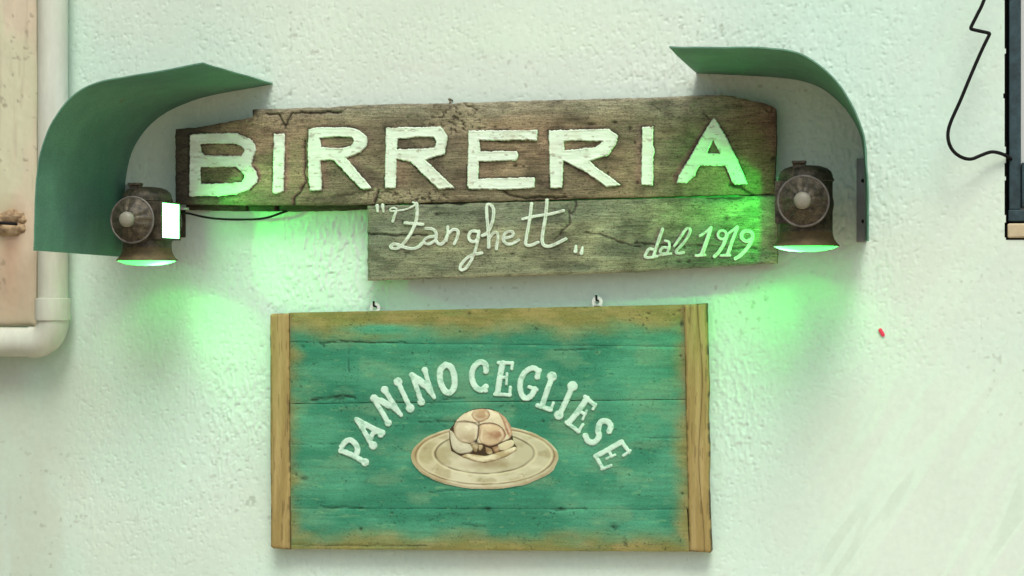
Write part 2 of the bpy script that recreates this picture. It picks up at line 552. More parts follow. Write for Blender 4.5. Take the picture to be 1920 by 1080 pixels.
# lump of brown foam with an iron rod stuck in it
lump_c = Vector(at(22, 419, .03))
lump = empty('iron_rod_in_plaster', lump_c, 'rusty iron rod stuck in a brown lump on the cream strip', 'rod')
bm = bmesh.new()
for (dx, dz, r, sx) in ((-.006, .018, .022, 1.7), (-.004, -.015, .024, 1.5), (.022, .012, .016, 1.0), (.012, -.012, .02, 1.0), (-.05, .012, .024, 1), (-.05, -.016, .022, 1)):
    g = bmesh.ops.create_icosphere(bm, subdivisions=3, radius=1)
    for v_ in g['verts']:
        n = .62 + .8 * float(fbm(v_.co.x * 2.4 + dx * 90 + 5, v_.co.z * 2.4 + v_.co.y * 1.7 + dz * 70 + 5, 3, 3))
        v_.co = Vector((v_.co.x * r * sx * n + dx, v_.co.y * r * .6 * n + .014, v_.co.z * r * n * .8 + dz))
finish(bm, 'lump', M_LUMP, lump)
bm = bmesh.new(); add_tube(bm, [(.024, -.017, -.002), (-.02, -.016, .001), (-.11, -.02, .006)], .0042, 10)
finish(bm, 'rod', M_HOLE, lump)
# ------------------------------------------------------------------ window at the right edge
wroot = empty('window', (OX + .5, 0, OZ), 'dark steel framed window with cream stone sill at right edge', 'window')
fx0 = at(1892, 300, -.012)[0]; fzb = at(1900, 415, -.012)[2]; fzt = OZ + 1.86
fwid = .026


def wbox(name, x0, x1, z0, z1, y0, y1, m, parent=None, bev=.002):
    bm = bmesh.new(); add_box(bm, ((x0 + x1) / 2, (y0 + y1) / 2, (z0 + z1) / 2), (x1 - x0, y1 - y0, z1 - z0), bev)
    o = finish(bm, name, m, smooth_=False)
    return keep_world(o, parent or wroot)


fr = wbox('stile', fx0, fx0 + fwid, fzb + .0265, fzt, .012, .05, M_FRAME)
wbox('stile', fx0 + .95, fx0 + .95 + fwid, fzb + .0265, fzt, .012, .05, M_FRAME)
wbox('rail', fx0 - .002, fx0 + .95 + fwid, fzb, fzb + .026, .008, .05, M_FRAME)
wbox('rail', fx0, fx0 + .95 + fwid, fzt + .001, fzt + .027, .01, .05, M_FRAME)
wbox('pane', fx0 + fwid - .002, fx0 + .952, fzb + .02, fzt, .03, .036, M_PANE, bev=0)
wbox('backing', OX - .05, OX + 1.12, OZ - .05, OZ + 1.95, .058, .07, M_HOLE, bev=0)
hz = at(1918, 305, -.01)[2]
wbox('hinge', fx0 + fwid + .001, fx0 + fwid + .02, hz - .1, hz, .004, .03, M_FRAME)
wbox('sill', fx0 - .004, fx0 + 1.0, at(1900, 446)[2], at(1900, 419)[2], -.006, .2, M_SILL, bev=.004)

# ------------------------------------------------------------------ wooden sign of two planks
sign = empty('wooden_sign', (0, 0, 0), 'weathered plank sign reading BIRRERIA Zarghett dal 1919 between the lanterns', 'sign')
FD1 = .058
P1 = [(328, 242), (345, 240), (366, 239.5), (395, 234), (421, 229.5), (445, 224.5), (460, 222.5), (472.5, 219), (472, 205), (500, 203.4), (540, 203), (580, 201.5),
      (617, 201), (655, 198), (680, 196.5), (720, 195.5), (760, 194), (791, 194.5), (830, 193.5), (850, 194.5), (870, 191.5), (900, 192), (935, 190.5), (969, 189), (1050, 187), (1130, 185),
      (1213, 183), (1272, 180.5), (1320, 178.5), (1354, 177.5), (1376, 180), (1384, 184), (1400, 186), (1412, 189), (1432, 193), (1448, 198), (1454, 203),
      (1455, 260), (1453, 320), (1452, 363), (1400, 364.5), (1320, 366.5), (1240, 369), (1160, 370.5), (1062, 373), (1000, 375.5), (950, 376.8), (900, 377.5), (850, 379),
      (800, 380.5), (740, 381.5), (690, 383), (640, 384.5), (560, 384.5), (450, 384), (328, 383)]
CR1 = [([(500, 214), (523, 215.5), (535, 236), (545.5, 213), (548, 211), (575, 213), (600, 211), (640, 210)], 1.6, .005, 1),
       ([(573, 262), (571, 290), (573, 305), (570, 322), (573, 335), (569, 350), (562, 360), (553, 368), (551, 384)], 1.5, .005, 1),
       ([(711, 357), (708, 366), (704, 375), (703, 381)], 1.6, .004, 1),
       ([(1368, 347), (1385, 350), (1398, 358), (1412, 364)], 2.2, .005, 1),
       ([(935, 352), (955, 366), (985, 372), (1010, 370), (1060, 371)], 1.8, .004, .9),
       ([(870, 194), (880, 199), (890, 203)], 1.4, .003, .8),
       ([(1318, 206), (1319, 214), (1330, 222)], 1.2, .003, .7),
       ([(590, 372), (640, 368), (700, 356)], 1.5, .002, .5),
       ([(1222, 197), (1240, 206)], 1.2, .002, .5),
       ([(935, 266), (975, 268), (1000, 265)], 1.2, .002, .6),
       ([(625, 200), (660, 203), (720, 200)], 1.2, .002, .5),
       ([(1435, 205), (1445, 212), (1449, 203)], 1.6, .003, .8)]
KN1 = [(898, 241, 5, 2.5), (928, 238, 4, 2.5), (1108, 233, 8, 3), (1152, 230, 5, 3), (1180, 241, 3, 5), (1139, 326, 2.5, 4), (966, 311, 5, 3), (981, 312, 3, 2), (850, 219, 3, 3), (1270, 294, 1.6, 2),
       (1450, 297, 5, 4), (603, 352, 3, 3), (1190, 268, 2.5, 2.5), (764, 220, 2, 2), (1195, 342, 2.5, 4)]


# ---- big letters
LET = {}
LET['B'] = ([(356.3, 253.3), (369.6, 250.4), (443.7, 249.2), (454, 254), (469, 260), (478.5, 272), (480, 282), (474, 295.5), (470, 309.6), (479, 319), (483.7, 332.6), (482, 341.5), (469, 355.5), (443.7, 365), (414, 367.4), (377, 368), (354.5, 368.6)],
            [[(376.3, 271), (392, 269), (440.7, 269), (454, 275.5), (457.8, 282), (452.6, 292), (384.4, 291.4), (377, 285)], [(375.5, 313.3), (443.7, 313.3), (458.5, 329), (454, 340.7), (431.8, 343), (376.3, 344.4)]])
LET['I'] = ([(513.6, 251), (534, 250.4), (533, 310), (531.5, 358.5), (517, 364.4), (511, 361.5)], [])
LET['R'] = ([(578, 241.9), (599, 238.7), (653.7, 238.4), (675.6, 245), (689, 256.7), (688, 273), (675.6, 285.6), (650.6, 296.6), (660, 309), (697.5, 353.6), (682, 355), (675.6, 353.6), (638, 313.7), (625.6, 301), (617.8, 299.4), (601.4, 302), (602, 321.6), (603.8, 343.4), (602, 357.5), (582, 357.5), (578.7, 340), (577, 298)],
            [[(600, 259), (633.4, 256), (660, 257.5), (664.4, 265), (657, 274), (635, 277.8), (602, 276)]])
LET['R2'] = ([(723.3, 239.5), (825.6, 237.5), (832, 244), (839, 256), (834, 289.5), (816, 293.4), (798, 300.5), (810, 312), (852, 352.8), (822.5, 354.4), (794, 328), (771, 304.4), (743.6, 298), (742, 352.8), (721.7, 353.6)],
             [[(746.7, 260.6), (768, 259), (786.6, 257), (813, 257), (818, 267), (814.7, 277), (778.7, 279), (744.4, 280)]])
LET['E'] = ([(878.7, 244.8), (1007.6, 243.9), (1007.2, 263.4), (974, 262.5), (928, 264), (898.7, 262.5), (900.5, 284.6), (938.5, 282.9), (969.5, 283.7), (972, 290.8), (968.6, 301), (897.8, 303), (897, 335), (1002.3, 332.4), (1003, 352.5), (956, 355.5), (880, 354.6), (876, 347.5)], [])
LET['R3'] = ([(1028.9, 244.8), (1062.5, 243.9), (1140.4, 241.6), (1159, 254.5), (1154.6, 271.4), (1140.4, 290.8), (1106.8, 301.5), (1115.6, 312), (1164.3, 347), (1137, 350.7), (1098, 322.7), (1056.3, 301.5), (1053.7, 352.5), (1031.5, 353)],
             [[(1057, 265), (1089, 262.9), (1130.7, 265.7), (1115.6, 275.8), (1058, 282)]])
LET['I2'] = ([(1204, 238), (1224.8, 237), (1224.4, 272), (1228, 283), (1224.8, 292.6), (1224.4, 347), (1201.9, 347)], [])
LET['A'] = ([(1338.3, 220), (1346.7, 231.5), (1365, 263), (1380, 294.4), (1403, 345.4), (1377, 346.3), (1372, 340), (1359.6, 311), (1313.3, 310), (1304, 324), (1305, 329), (1298, 333), (1287.4, 343.5), (1268.5, 343.5), (1272.6, 329.6), (1302, 279.6), (1326, 237)],
            [[(1337.4, 262), (1349.4, 288), (1325.4, 287)]])


def plank_fns(outline, cracks, knots, colfn, seed, amp=.0013, edge_amp=1.2, ex=0, edge_h=.003):
    re = rough_edge(edge_amp, .09, seed)
    sdf = lambda x, y: poly_sdf(x, y, outline) + re(x, y)

    def field(x, y):
        cr = np.zeros_like(x); dk = np.zeros_like(x)
        for pts, wd, dep, dark in cracks:
            jx = x + 3.0 * (fbm(x * .12, y * .12, seed + 5, 3) - .5) * 2; jy = y + 3.0 * (fbm(x * .12 + 40, y * .12, seed + 6, 3) - .5) * 2
            d = poly_dist(jx, jy, pts)
            e = np.exp(-(d / (wd * 1.35)) ** 2); cr = np.maximum(cr, e * dep); dk = np.maximum(dk, e * dark)
        for (kx, ky, rx, ry) in knots:
            d = np.hypot((x - kx) / rx, (y - ky) / ry) + .8 * (fbm(x * .3, y * .3, seed + 9, 2) - .5)
            e = np.exp(-d ** 2 * 1.1); cr = np.maximum(cr, e * .003); dk = np.maximum(dk, e * .9)
        return cr, dk

    def height(x, y, s):
        g = fbm(x * .02, y * .28, seed + 1, 4) - .5
        m = fbm(x * .008, y * .02, seed + 2, 3) - .5
        pt = pitmask(x, y) if pitmask else 0
        spk = np.clip((fbm(x * .22, y * .3, seed + 3, 2) - .58) * 6, 0, 1)
        cr, dk = field(x, y)
        ed = np.exp(-np.clip(-s, 0, 99) / 2.2) * edge_h
        return amp * g * 1.6 + .002 * m - cr - ed - pt * spk * .0018
    pitmask = ex if ex else None

    def color(x, y, s):
        c = colfn(x, y)
        cr, dk = field(x, y)
        st = fbm(x * .016, y * .16, seed + 11, 4)
        c = c * (0.82 + .36 * st)[..., None]
        gr = c @ np.array([.3, .55, .15]); c = mixc(c, gr[..., None] * np.array([1.0, 1.0, .86]), .32 + 0 * x)
        blot = smooth(.5, .72, fbm(x * .022, y * .04, seed + 12, 5))
        c = c * (1 - .38 * blot)[..., None]
        pale = smooth(.58, .74, fbm(x * .03 + 50, y * .06, seed + 13, 5))
        c = mixc(c, c * 1.35, pale * .6)
        if pitmask:
            pt = pitmask(x, y)
            spk = np.clip((fbm(x * .22, y * .3, seed + 3, 2) - .55) * 6, 0, 1)
            c = mixc(c, lin(172, 166, 132) * np.ones_like(c), pt * .5)
            c = mixc(c, lin(50, 46, 34) * np.ones_like(c), pt * spk * .85)
        c = mixc(c, lin(26, 24, 18) * np.ones_like(c), np.clip(dk, 0, 1) * .92)
        return c
    return sdf, height, color


def col1(x, y):
    a = mixc(lin(116, 109, 78) * np.ones(x.shape + (3,)), lin(150, 130, 90), smooth(.35, .65, fbm(x * .006, y * .012, 200, 3)))
    a = mixc(a, lin(150, 152, 120), smooth(235, 195, y) * .7)
    a = mixc(a, lin(60, 64, 50), smooth(440, 345, x) * .8)  # left end darkened: the hood's shade painted into the wood
    a = mixc(a, lin(132, 92, 62), smooth(1310, 1440, x) * .75)  # redder brown right end, with the other hood's shade painted in
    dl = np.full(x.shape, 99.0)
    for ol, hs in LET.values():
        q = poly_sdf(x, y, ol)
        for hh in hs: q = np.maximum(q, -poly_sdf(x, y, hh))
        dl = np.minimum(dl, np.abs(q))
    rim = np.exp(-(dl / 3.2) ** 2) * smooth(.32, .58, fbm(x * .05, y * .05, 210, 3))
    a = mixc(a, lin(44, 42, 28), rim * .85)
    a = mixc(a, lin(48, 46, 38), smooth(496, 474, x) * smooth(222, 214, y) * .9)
    return a


def pit1(x, y):
    n = fbm(x * .03, y * .05, 300, 3) - .5
    a = smooth(1.2, .6, np.hypot((x - 858) / 55, (y - 222) / 32) + n)
    b = smooth(1.2, .6, np.hypot((x - 760) / 85, (y - 369) / 16) + n)
    c = smooth(1.2, .6, np.hypot((x - 530) / 60, (y - 226) / 18) + n)
    return np.maximum(np.maximum(a, b), c * .6)


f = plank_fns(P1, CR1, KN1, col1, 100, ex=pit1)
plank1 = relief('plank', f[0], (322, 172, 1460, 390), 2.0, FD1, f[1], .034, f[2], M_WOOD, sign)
plank1['label'] = 'upper plank with large white letters'

FD2 = .056
P2 = [(688.5, 386), (740, 384.5), (800, 383.5), (900, 380.5), (1000, 378), (1100, 375.5), (1200, 373), (1300, 370.5), (1400, 368), (1457, 366.5), (1457.5, 430), (1456.5, 493.5),
      (1420, 495.5), (1361, 499), (1310, 502), (1250, 506), (1190, 509.5), (1139, 512), (1060, 515), (991, 517.5), (900, 519.5), (880, 520), (780, 523), (688.5, 526.5)]
CR2 = [([(688, 439), (715, 440), (732, 442), (770, 440), (800, 441)], 1.5, .004, .95),
       ([(1079, 374), (1080, 388), (1074, 402), (1066, 398), (1068, 420), (1054, 432), (1048, 440)], 1.6, .004, .8),
       ([(1095, 436), (1130, 440), (1165, 455), (1200, 464)], 1.2, .003, .8),
       ([(1190, 455), (1230, 459), (1285, 463)], 1.3, .003, .8),
       ([(1290, 461), (1330, 461), (1380, 466), (1420, 466)], 1.3, .003, .7),
       ([(1323, 373), (1350, 372), (1390, 371)], 1.4, .004, .9),
       ([(688, 390), (720, 393), (760, 394)], 1.0, .002, .5),
       ([(1062, 420), (1051, 438), (1040, 448)], 1.4, .003, .6)]
KN2 = [(872, 435, 6, 2), (1361, 409, 3.5, 3.5), (860, 382, 11, 4), (755, 417, 3, 3), (1273, 491, 5, 2.5), (1290, 491, 5, 2.5), (820, 402, 6, 3), (764, 474, 7, 2), (1410, 484, 8, 3), (960, 476, 6, 3)]


def col2(x, y):
    a = mixc(lin(116, 132, 98) * np.ones(x.shape + (3,)), lin(144, 153, 104), smooth(.35, .65, fbm(x * .006, y * .02, 400, 3)))
    a = mixc(a, lin(110, 124, 98), smooth(820, 700, x) * .6)
    d = np.exp(-(np.hypot((x - 1045) / 38, (y - 465) / 32)) ** 2)
    a = mixc(a, lin(84, 84, 66), d * .7)
    a = mixc(a, lin(176, 184, 138), smooth(505, 518, y + .03 * (x - 1000)) * .5)
    return a


f = plank_fns(P2, CR2, KN2, col2, 500, ex=0)
plank2 = relief('plank', f[0], (682, 360, 1462, 532), 2.0, FD2, f[1], .032, f[2], M_WOOD, sign)
plank2['label'] = 'lower plank with hand written name and year'

# batten behind, showing below the upper plank
PB = [(344, 372), (700, 376), (700, 383), (690, 392), (640, 395), (560, 396), (420, 395), (350, 393)]
f = plank_fns(PB, [([(463, 384), (463, 395)], 2, .006, 1), ([(521, 384), (521, 396)], 3, .008, 1)], [], lambda x, y: lin(78, 74, 56) * np.ones(x.shape + (3,)), 600, ex=0)
relief('batten', f[0], (340, 368, 706, 400), 2.0, .022, f[1], .019, f[2], M_WOOD, sign)
bm = bmesh.new(); c = at(341, 391, .03); add_box(bm, c, (.03, .028, .006), .001); add_box(bm, (c[0] - .012, c[1], c[2] + .008), (.006, .0275, .014), .001)
keep_world(finish(bm, 'clip', M_EYE, smooth_=False), sign)
bm = bmesh.new(); c = at(842, 189, .03); add_tube(bm, spline([(c[0], 0.0, c[2] + .004), (c[0], -.03, c[2] + .004), (c[0] + .004, -.034, c[2] - .004), (c[0] - .002, -.034, c[2] - .012)], 5), .0022, 8)
keep_world(finish(bm, 'nail', M_RUST), sign)

# ---- big letters
PW = lin(214, 234, 212)


def paint_color(x, y, s):
    c = np.broadcast_to(PW, x.shape + (3,)).copy()
    n = fbm(x * .05, y * .2, 700, 3)
    c = c * (.86 + .22 * n)[..., None]
    e = np.exp(-np.clip(-s, 0, 99) / 1.0) * smooth(.35, .6, fbm(x * .12, y * .12, 710, 2))
    c = mixc(c, lin(150, 150, 120), e * .6)
    sc = smooth(.70, .76, fbm(x * .05, y * .35, 720, 2))
    c = mixc(c, lin(170, 178, 152), sc * .28)
    ch = smooth(.69, .73, fbm(x * .08, y * .2, 730, 4)); c = mixc(c, lin(128, 120, 90), ch * .55)
    dt = smooth(.5, .72, fbm(x * .025, y * .04, 740, 4)); return mixc(c, lin(190, 198, 172), dt * .4)


def letter(outline, holes, seed, parent, fd, word):
    re1 = rough_edge(1.1, .10, seed); re2 = rough_edge(1.3, .33, seed + 1)

    def sdf(x, y):
        s = poly_sdf(x, y, outline)
        for h in holes: s = np.maximum(s, -poly_sdf(x, y, h))
        return s + re1(x, y) * .8 + re2(x, y)
    hh = lambda x, y, s: .0022 * smooth(0, 1.3, -s) + .0009 * (fbm(x * .05, y * .3, seed + 3, 3) - .5) + .0010 * np.exp(-((-s - 1.8) / 1.2) ** 2)
    xs = [q[0] for q in outline]; ys = [q[1] for q in outline]
    o = relief('letter', sdf, (min(xs) - 4, min(ys) - 4, max(xs) + 4, max(ys) + 4), 1.1, fd, hh, .005, paint_color, M_PAINT, parent)
    o['label'] = 'white painted letter ' + word
    return o


for k, (key, (ol, hs)) in enumerate(LET.items()):
    letter(ol, hs, 800 + 20 * k, plank1, FD1 + .0022, key[0])


# ---- hand written glyphs made of strokes
def strokes_sdf(strokes, sm=2):
    segs = []
    for st in strokes:
        pts, wd = st[0], st[1]
        pts = chaikin(pts, sm) if len(pts) > 2 else pts
        segs.append((pts, wd))

    def f(x, y):
        r = None
        for pts, wd in segs:
            w0, w1 = (wd, wd) if not isinstance(wd, tuple) else wd
            n = len(pts) - 1
            if n == 0:
                d = np.hypot(x - pts[0][0], y - pts[0][1]) - w0 / 2
                r = d if r is None else np.minimum(r, d); continue
            for i in range(n):
                d, t = seg_dist(x, y, pts[i], pts[i + 1])
                d = d - (w0 + (w1 - w0) * (i + t) / n) / 2
                r = d if r is None else np.minimum(r, d)
        return r
    return f, segs


def glyph(strokes, ox, oy, sc, parent, fd, word, seed, groove=True, amp=.35, colr=None, step=.8, h=.0016, m=None, bold=1.0, worn=0.0, wornc=None):
    S2 = []
    for st in strokes:
        pts = [(ox + a / sc, oy + b / sc) for a, b in st[0]]
        wd = st[1]; wd = tuple(v / sc for v in wd) if isinstance(wd, tuple) else wd / sc
        S2.append((pts, tuple(v * bold for v in wd) if isinstance(wd, tuple) else wd * bold))
    f0, segs = strokes_sdf(S2)
    re = rough_edge(amp, .35, seed)
    sdf = lambda x, y: f0(x, y) + re(x, y)
    allp = [q for s in segs for q in s[0]]
    mw = max(max(s[1]) if isinstance(s[1], tuple) else s[1] for s in segs)
    xs = [q[0] for q in allp]; ys = [q[1] for q in allp]

    def hgt(x, y, s):
        return h * smooth(0, 1.6, -s) - (.0008 * np.exp(-((s + mw * .42) / .8) ** 2) if groove else 0)

    def colf(x, y, s):
        c = np.broadcast_to(colr if colr is not None else PW, x.shape + (3,)).copy()
        n = fbm(x * .12, y * .12, seed + 2, 3)
        c = c * (.84 + .26 * n)[..., None]
        if groove:
            g = np.exp(-((s + mw * .44) / .7) ** 2) * smooth(.3, .55, fbm(x * .07, y * .07, seed + 4, 2))
            c = mixc(c, c * .66, g)
        if worn:
            wv = smooth(.56, .70, fbm(x * .10, y * .14, seed + 6, 4)) * worn
            c = mixc(c, wornc, wv)
            c = mixc(c, wornc * .7, np.exp(-np.clip(-s, 0, 99) / .9) * .5)
        return c
    o = relief('letter', sdf, (min(xs) - mw, min(ys) - mw, max(xs) + mw, max(ys) + mw), step, fd, hgt, .004, colf, m or M_PAINT, parent)
    o['label'] = word
    return o, sdf


W = 25
ZA = [('opening quotation marks', [([(196, 65), (200, 112)], (26, 18)), ([(238, 62), (246, 114)], (26, 18))]),
      ('flourish before the Z', [([(345, 112), (330, 150), (318, 190)], 22), ([(350, 95), (325, 78), (292, 95), (305, 112), (350, 105), (420, 98), (475, 72), (505, 50), (475, 38)], 16)]),
      ('script letter Z', [([(505, 48), (512, 120), (498, 205), (455, 290), (400, 370), (355, 402), (308, 400), (300, 375), (345, 362), (400, 390), (460, 404), (515, 395), (550, 360)], 27), ([(415, 200), (552, 212)], 26)]),
      ('script letter a', [([(578, 246), (636, 246), (664, 285), (652, 345), (690, 375), (722, 350), (745, 300)], 25), ([(655, 305), (590, 312), (550, 352), (600, 372), (648, 340)], 24)]),
      ('script letter r', [([(748, 232), (752, 285), (735, 340)], 24), ([(752, 285), (795, 246), (836, 262), (822, 320), (800, 365)], 25)]),
      ('script letter g', [([(992, 268), (930, 262), (908, 310), (930, 352), (978, 342), (990, 290)], 26), ([(992, 268), (984, 350), (955, 450), (905, 545), (862, 575), (838, 556), (872, 498), (930, 452), (1015, 436)], 25)]),
      ('script letter h', [([(1018, 300), (1062, 282), (1102, 190), (1112, 95), (1082, 52), (1050, 60), (1056, 170), (1070, 290), (1070, 392)], 26), ([(1075, 320), (1115, 268), (1146, 285), (1130, 405)], 25)]),
      ('script letter e', [([(1190, 322), (1258, 308), (1262, 268), (1210, 266), (1176, 320), (1200, 366), (1250, 368), (1304, 334)], 25)]),
      ('script letter t', [([(1405, 48), (1390, 180), (1362, 320), (1356, 376), (1400, 380), (1455, 352)], 26), ([(1336, 170), (1420, 150), (1470, 142)], 24)]),
      ('script letter t', [([(1526, 22), (1516, 150), (1488, 300), (1486, 366), (1530, 390), (1590, 368), (1672, 326)], 27), ([(1478, 141), (1560, 130), (1655, 104)], 24)]),
      ('closing quotation marks', [([(1752, 380), (1748, 424)], (20, 32)), ([(1804, 392), (1794, 438)], (20, 32))])]
for k, (wd, st) in enumerate(ZA):
    glyph(st, 660, 370, 4.174, plank2, FD2 + .0022, wd, 1000 + 10 * k, groove=True, amp=.6, worn=.45, wornc=lin(150, 156, 124))
DA = [('script letter d', [([(398, 188), (345, 340), (290, 510)], 40), ([(296, 440), (235, 418), (200, 480), (180, 525), (250, 535), (330, 515)], 36)]),
      ('script letter a', [([(430, 330), (478, 338), (482, 400), (455, 470)], 34), ([(475, 420), (410, 400), (362, 450), (385, 492), (450, 476)], 34), ([(360, 505), (430, 495), (500, 482)], 28)]),
      ('script letter l', [([(540, 390), (610, 290), (680, 178), (738, 182), (712, 270), (640, 370), (565, 440), (560, 486), (650, 470)], 36)]),
      ('figure 1', [([(845, 270), (915, 225), (975, 172)], 34), ([(978, 172), (935, 310), (870, 490)], (40, 60)), ([(800, 508), (905, 500)], 38)]),
      ('figure 9', [([(1165, 262), (1150, 212), (1085, 205), (1052, 258), (1085, 312), (1150, 305), (1165, 262)], 32), ([(1168, 260), (1135, 370), (1070, 470), (1022, 515)], 46)]),
      ('figure 1', [([(1192, 238), (1250, 195), (1296, 160)], 34), ([(1298, 170), (1240, 310), (1180, 490)], (38, 50)), ([(1098, 508), (1205, 505)], 34)]),
      ('figure 9', [([(1470, 310), (1400, 345), (1340, 295), (1350, 228), (1420, 205), (1482, 240), (1472, 330), (1400, 440), (1330, 510), (1272, 545)], 46)])]
for k, (wd, st) in enumerate(DA):
    glyph(st, 1180, 400, 6.4, plank2, FD2 + .0022, wd, 1200 + 10 * k, groove=True, amp=.6, worn=.45, wornc=lin(150, 156, 124))

# ------------------------------------------------------------------ green painted sign
psign = empty('painted_sign', (0, 0, 0), 'green painted board sign reading PANINO CEGLIESE with a filled roll on a plate', 'sign')
FDP = .036
top = lambda x: 586.5 + (x - 543) * (571 - 586.5) / (1282 - 543)
bot = lambda x: 1029.5 + (x - 545) * (1034.5 - 1029.5) / (1292 - 545)
LB = ['P', 'A', 'N', 'I', 'N', 'O', 'C', 'E', 'G', 'L', 'I', 'E', 'S', 'E']
PL = [
    [([(88, 872), (150, 890), (220, 925), (302, 975)], 40), ([(302, 972)], 60), ([(92, 868)], 46), ([(98, 832), (130, 785), (175, 772), (222, 812), (240, 862), (222, 912)], 42)],
    [([(225, 592), (290, 690), (345, 790), (372, 825)], (34, 40)), ([(372, 824)], 62), ([(225, 592), (310, 640), (400, 690), (452, 712)], (34, 50)), ([(440, 732)], 44), ([(350, 770), (368, 712), (412, 704)], 36), ([(265, 630), (300, 655)], 40)],
    [([(378, 405), (420, 480), (470, 560), (505, 625)], 38), ([(380, 408)], 56), ([(506, 626)], 54), ([(385, 412), (470, 440), (560, 500), (620, 556)], (40, 30)), ([(475, 332), (520, 410), (570, 480), (620, 556)], (44, 26)), ([(474, 334)], 58), ([(440, 430), (510, 470)], 50)],
    [([(592, 262), (640, 370), (700, 495)], 38), ([(592, 264)], 66), ([(700, 496)], 66)],
    [([(714, 205), (760, 320), (796, 440)], 38), ([(797, 440)], 58), ([(714, 203)], 44), ([(714, 203), (790, 250), (850, 320), (910, 402)], (44, 30)), ([(828, 158), (850, 240), (880, 320), (912, 404)], (38, 26)), ([(828, 160)], 48), ([(760, 240), (830, 290)], 56)],
    [([(1010, 112), (1062, 128), (1092, 220), (1090, 320), (1045, 368), (1000, 348), (958, 250), (962, 150), (1010, 112)], 46)],
]
PL2 = [
    [([(195, 165), (190, 100), (130, 85), (78, 140), (62, 220), (90, 305), (150, 345), (192, 305)], 44), ([(190, 172)], 40), ([(190, 340)], 36)],
    [([(340, 100), (315, 220), (295, 365)], 44), ([(302, 94), (425, 98)], 28), ([(425, 92), (420, 150)], 24), ([(325, 228), (372, 222)], 26), ([(378, 190), (372, 285)], 20), ([(272, 372), (405, 378)], 28), ([(408, 312), (402, 384)], 24)],
    [([(645, 222), (658, 165), (600, 132), (528, 180), (488, 270), (500, 375), (545, 418), (602, 380), (622, 325)], 42), ([(574, 308), (640, 334)], 28), ([(650, 200), (668, 160)], 30)],
    [([(776, 215), (735, 330), (690, 465)], 42), ([(774, 218)], 74), ([(648, 472), (762, 508)], 36), ([(786, 450), (762, 515)], 24)],
    [([(955, 300), (900, 430), (840, 555)], 42), ([(955, 302)], 76), ([(834, 556)], 72)],
    [([(1082, 410), (1010, 520), (920, 625)], 44), ([(1066, 394), (1150, 470)], 32), ([(1160, 460), (1135, 505)], 22), ([(1010, 522), (1062, 548)], 28), ([(1078, 520), (1045, 592)], 20), ([(902, 620), (1010, 702)], 30), ([(1046, 640), (1004, 706)], 24)],
    [([(1278, 700), (1298, 650), (1262, 604), (1198, 612), (1176, 690), (1196, 745), (1150, 800), (1092, 792), (1068, 738)], 44)],
    [([(1388, 792), (1270, 860), (1160, 920)], 40), ([(1386, 786), (1452, 880)], 30), ([(1462, 868), (1402, 915)], 22), ([(1268, 858), (1300, 918)], 24), ([(1330, 905), (1256, 940)], 20), ([(1160, 915), (1220, 1025)], 30), ([(1292, 1000), (1214, 1032)], 24)],
]
all_letters = [(st, 620, 660, 4.696) for st in PL] + [(st, 870, 660, 4.697) for st in PL2]


def letters_halo(x, y):
    d = np.full(x.shape, 99.0)
    for st, ox, oy, sc in all_letters:
        pts = [(ox + a / sc, oy + b / sc) for s in st for a, b in s[0]]
        cxx = sum(p[0] for p in pts) / len(pts); cyy = sum(p[1] for p in pts) / len(pts)
        near = np.hypot(x - cxx, y - cyy) < 55
        if not near.any(): continue
        S2 = [([(ox + a / sc, oy + b / sc) for a, b in s[0]], (s[1] if not isinstance(s[1], tuple) else max(s[1])) / sc) for s in st]
        f0, _ = strokes_sdf(S2, 1)
        d[near] = np.minimum(d[near], f0(x[near], y[near]))
    return d


OCH = lin(122, 122, 66); TEAL = lin(48, 124, 94); TEAL2 = lin(72, 146, 112)


def panel_color(x, y):
    n = (fbm(x * .018, y * .03, 900, 4) - .5)
    dl = (x - 545); dr = (1286 - x); dt = (y - top(x)); db = (bot(x) - y)
    e = np.minimum(np.minimum(dl - 6, dr - 8), np.minimum((dt - 38) * 1.0, (db - 22)))
    patch = np.exp(-(np.hypot((x - 710) / 60, (y - 617) / 8)) ** 2) * 40       # a dab of green on the ochre border
    t = smooth(-22, 26, e + n * 34 + patch)
    g = mixc(TEAL * np.ones(x.shape + (3,)), TEAL2, smooth(.35, .7, fbm(x * .01, y * .02, 910, 4)))
    g = mixc(g, lin(104, 150, 112), smooth(.5, .72, fbm(x * .014 + 7, y * .03, 915, 5)) * .5)
    o = mixc(OCH * np.ones(x.shape + (3,)), lin(140, 134, 80), smooth(.4, .7, fbm(x * .03, y * .06, 920, 3)))
    o = mixc(o, lin(110, 124, 70), smooth(.5, .75, fbm(x * .02, y * .08, 921, 3)) * .5)
    c = mixc(o, g, t)
    wear = smooth(.70, .78, fbm(x * .05, y * .25, 930, 3))
    c = mixc(c, lin(118, 166, 116), wear * t * .35)
    d = letters_halo(x, y)
    hal = np.exp(-(np.clip(d, 0, 99) / 7) ** 2)
    c = mixc(c, lin(82, 140, 108), hal * .45)
    return c


